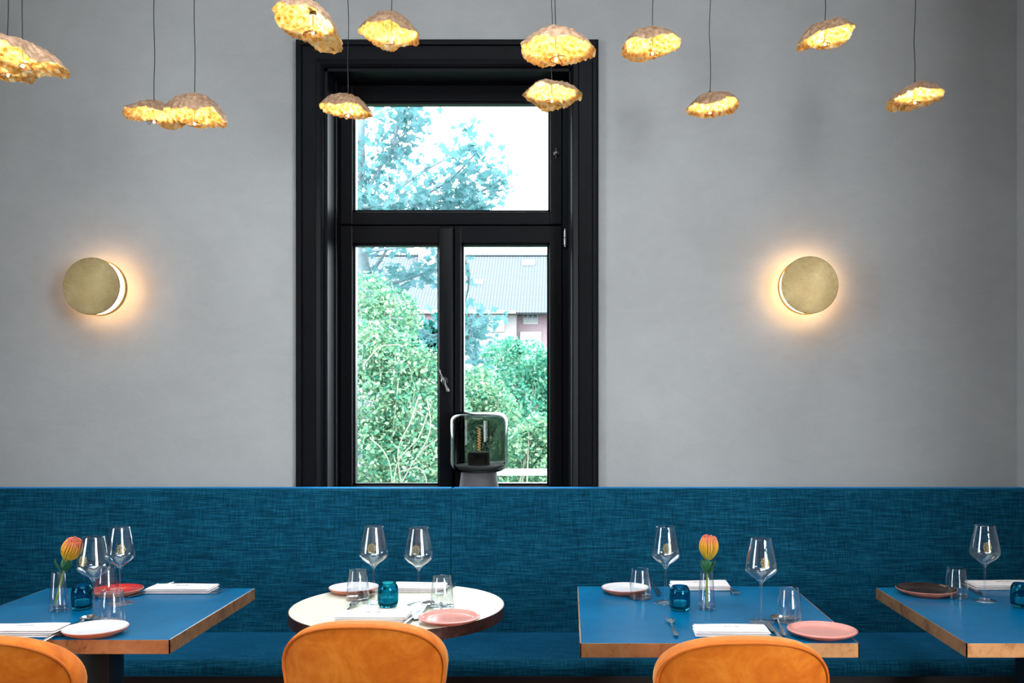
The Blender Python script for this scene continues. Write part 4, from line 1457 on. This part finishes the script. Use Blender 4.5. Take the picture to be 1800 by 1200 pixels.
def garden():
    b = MB(); b.box((-40, WY+WT+0.02, GZ-0.2), (40, 90, GZ))
    struct(b.build('ground_garden', M['ground'], smooth=False))
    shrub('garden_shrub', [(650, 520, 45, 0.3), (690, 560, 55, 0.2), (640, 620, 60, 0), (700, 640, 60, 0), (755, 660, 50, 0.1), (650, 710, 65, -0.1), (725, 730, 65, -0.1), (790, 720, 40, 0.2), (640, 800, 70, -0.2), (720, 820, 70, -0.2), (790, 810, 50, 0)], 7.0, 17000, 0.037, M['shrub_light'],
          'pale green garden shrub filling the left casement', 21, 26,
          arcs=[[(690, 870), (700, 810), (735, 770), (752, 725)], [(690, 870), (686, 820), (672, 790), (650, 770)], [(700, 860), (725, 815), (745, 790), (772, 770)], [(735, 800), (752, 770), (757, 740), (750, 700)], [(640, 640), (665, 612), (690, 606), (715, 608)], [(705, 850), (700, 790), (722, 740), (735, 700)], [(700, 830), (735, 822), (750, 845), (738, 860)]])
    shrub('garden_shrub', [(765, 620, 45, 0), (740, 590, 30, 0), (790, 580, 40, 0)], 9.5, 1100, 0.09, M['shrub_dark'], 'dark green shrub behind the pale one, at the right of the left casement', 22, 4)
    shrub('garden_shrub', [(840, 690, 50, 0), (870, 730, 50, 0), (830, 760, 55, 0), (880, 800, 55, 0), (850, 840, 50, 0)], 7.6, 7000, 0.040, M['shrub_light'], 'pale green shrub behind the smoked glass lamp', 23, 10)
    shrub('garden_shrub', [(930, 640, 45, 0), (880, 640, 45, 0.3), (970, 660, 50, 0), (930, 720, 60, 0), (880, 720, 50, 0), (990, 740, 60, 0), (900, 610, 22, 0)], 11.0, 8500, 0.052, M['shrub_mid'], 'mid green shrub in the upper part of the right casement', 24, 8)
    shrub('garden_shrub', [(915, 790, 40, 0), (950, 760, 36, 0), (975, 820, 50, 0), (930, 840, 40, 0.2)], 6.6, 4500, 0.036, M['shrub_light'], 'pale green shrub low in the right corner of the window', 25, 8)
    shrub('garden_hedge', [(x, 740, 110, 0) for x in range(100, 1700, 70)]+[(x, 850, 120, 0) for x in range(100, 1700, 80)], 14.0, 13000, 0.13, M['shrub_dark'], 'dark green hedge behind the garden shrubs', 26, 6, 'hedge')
    # maple
    rnd = random.Random(5)
    D = 8.2
    tx = P(625, 0, D).x
    root = thing('maple_tree', 'maple tree with thin branches spreading across the window from the left', 'tree', (tx, D, GZ))
    o = Vector(root.location)
    b = MB()
    b.tube(smooth3([Vector((0, 0, 0)), P(632, 640, D)-o, P(638, 500, D)-o, P(622, 380, D)-o, P(630, 250, D)-o, P(640, 120, D)-o], 5), [0.11-0.0028*i for i in range(26)], 10)
    b.build('trunk', M['bark'], root)
    lines = [
        ([(628, 372), (655, 318), (690, 262), (738, 205)], 25, 400),
        ([(690, 262), (700, 220), (720, 180), (740, 160)], 26, 240),
        ([(626, 340), (640, 362), (720, 352), (790, 316), (846, 258)], 19, 430),
        ([(720, 358), (790, 356), (840, 340), (884, 312)], 19, 330),
        ([(640, 366), (720, 372), (800, 368), (850, 362)], 16, 330),
        ([(700, 330), (745, 300), (790, 276), (835, 250)], 10, 70),
        ([(622, 180), (636, 240), (640, 300), (632, 350)], 12, 70),
        ([(638, 500), (665, 462), (692, 420), (715, 385)], 9, 40),
        ([(640, 510), (690, 498), (740, 482), (800, 462)], 20, 260),
        ([(690, 420), (640, 440), (700, 436), (780, 428)], 9, 60),
        ([(690, 560), (760, 590), (830, 575), (868, 560)], 20, 230),
        ([(830, 560), (822, 600), (836, 640), (824, 680)], 18, 200),
        ([(810, 440), (822, 470), (824, 500), (818, 530)], 8, 26),
    ]
    fb = MB()
    for k, (ln, w, n) in enumerate(lines):
        dd = rnd.uniform(-0.7, 0.7)
        pts = smooth3([P(x, y, D+dd*(i/3))-o for i, (x, y) in enumerate(ln)], 6)
        b = MB()
        m = len(pts)
        b.tube(pts, [0.020*(1-i/m)+0.004 for i in range(m)], 6)
        b.build('branch', M['bark'], root)
        for _ in range(n):
            p = pts[min(m-1, int(m*rnd.random()**0.8))]
            rr = w*D/F
            leaf(fb, p+Vector((rnd.gauss(0, rr*0.6), rnd.gauss(0, 0.3), rnd.gauss(0, rr*0.6))), rnd.uniform(0.05, 0.115), rnd, MAPLE, 0.8)
    fb.build('foliage', M['maple'], root, smooth=False, recalc=False)
    # house across the garden
    HD = 60.0
    h = thing('house', 'pale house with a tiled roof beyond the garden', 'house', (P(780, 0, HD).x, HD, GZ))
    o = Vector(h.location)
    x0, x1 = P(520, 0, HD).x, P(1120, 0, HD).x
    xr = P(907, 0, HD).x
    ze, zr = P(0, 546, HD).z, P(0, 451, HD+6).z
    b = MB(); b.box((x0-o.x, 0.4, 0), (xr-o.x, 11.6, ze-o.z)); b.build('wall', M['render_white'], h, smooth=False)
    b = MB(); b.box((xr-o.x, 1.6, 0), (x1-o.x, 11.6, ze-o.z)); tag(b.build('wall', M['brick'], h, smooth=False), 'pale red brick part of the wall')
    b = MB(); b.box((P(716, 0, HD).x-o.x, 0.3, 0), (P(800, 0, HD).x-o.x, 0.41, ze-o.z-0.2)); b.build('brick_panel', M['brick'], h, smooth=False)
    # roof plane built flat in x/y so that the tile grid follows it
    import mathutils
    L = math.hypot(6.0, zr-ze)
    ang = math.atan2(zr-ze, 6.0)
    for s in (0, 1):
        b = MB(); b.box((x0-0.4, -0.2, -0.12), (x1+0.4, L, 0.0))
        r = b.build('roof_slope', M['roof'], h, smooth=False)
        r.location = (-o.x, 0.0 if s == 0 else 12.0, ze-o.z)
        r.rotation_euler = (ang if s == 0 else PI-ang, 0, 0)
        if s == 1:
            r.location.z += 0.1
    b = MB(); b.box((x0-0.4-o.x, -0.35, ze-o.z-0.2), (xr-o.x, -0.15, ze-o.z)); b.build('gutter', M['house_frame'], h, smooth=False)
    ch = P(750, 432, HD+5)-o
    b = MB(); b.bbox((ch.x-0.6, 5.0, zr-o.z-1.2), (ch.x+0.6, 6.2, ch.z), 0.03); b.build('chimney', M['render_white'], h, smooth=False)
    for (px, py) in ((929, 463), (838, 497)):
        t = (546-py)/95.0
        c = P(px, py, HD+6*t)-o
        b = MB(); b.box((-0.45, -0.3, 0.02), (0.45, 0.3, 0.12)); s = b.build('skylight', M['house_frame'], h, smooth=False)
        s.location = c; s.rotation_euler = (ang, 0, 0)
    def win(px0, px1, py0, py1, y, panes):
        a, c = P(px0, py1, HD)-o, P(px1, py0, HD)-o
        b = MB(); b.box((a.x, y-0.08, a.z), (c.x, y+0.05, c.z)); fr = b.build('window', M['house_frame'], h, smooth=False)
        n = len(panes)
        for (u0, u1) in panes:
            b = MB(); b.box((a.x+(c.x-a.x)*u0, y-0.11, a.z+(c.z-a.z)*0.12), (a.x+(c.x-a.x)*u1, y-0.075, a.z+(c.z-a.z)*0.88)); b.build('pane', M['house_glass'], fr, smooth=False)
    win(917, 944, 547, 566, 1.6, [(0.06, 0.30), (0.38, 0.62), (0.70, 0.94)])
    win(846, 886, 552, 582, 0.4, [])
    win(732, 746, 548, 580, 0.3, [])
    b = MB(); a, c = P(912, 640, HD)-o, P(950, 580, HD)-o
    b.box((a.x, 1.5, a.z), (c.x, 1.62, c.z)); b.build('door_surround', M['house_frame'], h, smooth=False)
    # white garden bench low in the view
    D = 6.0
    c = P(905, 836, D)
    bn = thing('garden_bench', 'white slatted garden bench among the shrubs', 'bench', (c.x, D, GZ))
    zb = c.z-GZ
    for k in range(3):
        b = MB(); b.bbox((-0.28, 0.02*k, zb-0.09*k), (0.28, 0.02*k+0.02, zb-0.09*k+0.045), 0.004); b.build('back_slat', M['house_frame'], bn)
    b = MB(); b.bbox((-0.30, -0.40, zb-0.42), (0.30, 0.06, zb-0.38), 0.006); b.build('seat', M['house_frame'], bn)
    for sx in (-0.27, 0.27):
        for yy, tz in ((0.04, zb+0.03), (-0.36, zb-0.40)):
            b = MB(); b.box((sx-0.02, yy-0.02, 0), (sx+0.02, yy+0.02, tz)); b.build('leg', M['house_frame'], bn, smooth=False)
garden()

# ------------------------------------------------------------------ light
W = bpy.data.worlds.new('sky'); S.world = W; W.use_nodes = True
bg = W.node_tree.nodes['Background']
bg.inputs['Color'].default_value = (0.86, 0.95, 1.0, 1)
bg.inputs['Strength'].default_value = 14.0
sun = bpy.data.lights.new('sun', 'SUN'); sun.energy = 3.0; sun.angle = math.radians(3); sun.color = (1, 0.96, 0.9)
so = bpy.data.objects.new('sun', sun); COL.objects.link(so)
so.rotation_euler = (math.radians(38), 0, math.radians(25))
def window_light(x0, x1, e):  # area lamp standing in for sky outside an invented window
    L = bpy.data.lights.new('added_daylight', 'AREA'); L.shape = 'RECTANGLE'
    L.size = x1-x0; L.size_y = FZ1-FZ0
    L.energy = e; L.color = (0.92, 0.97, 1.0)
    o = bpy.data.objects.new('added_daylight', L); COL.objects.link(o)
    o.location = ((x0+x1)/2, YB-0.16, (FZ0+FZ1)/2)
    o.rotation_euler = (PI/2, 0, 0)
(sx0, sx1), (sy0, sy1) = ADDED_SKYL
L = bpy.data.lights.new('added_rooflight', 'AREA'); L.shape = 'RECTANGLE'  # overhead lamp added to brighten tables and seats
L.size = sx1-sx0; L.size_y = sy1-sy0; L.energy = 120; L.color = (0.86, 0.94, 1.0)
o = bpy.data.objects.new('added_rooflight', L); COL.objects.link(o)
o.location = ((sx0+sx1)/2, (sy0+sy1)/2, ZC+0.62)
for (a, c) in ADDED_WIN_FRONT:
    window_light(a, c, 155)
(y0, y1), (z0, z1) = ADDED_WIN_LEFT
L = bpy.data.lights.new('added_daylight', 'AREA'); L.shape = 'RECTANGLE'  # added lamp outside the invented left window, in place of sky
L.size = y1-y0; L.size_y = z1-z0; L.energy = 17; L.color = (0.85, 0.94, 1.0)
o = bpy.data.objects.new('added_daylight', L); COL.objects.link(o)
o.location = (XL-0.16, (y0+y1)/2, (z0+z1)/2)
o.rotation_euler = (PI/2, 0, -PI/2)
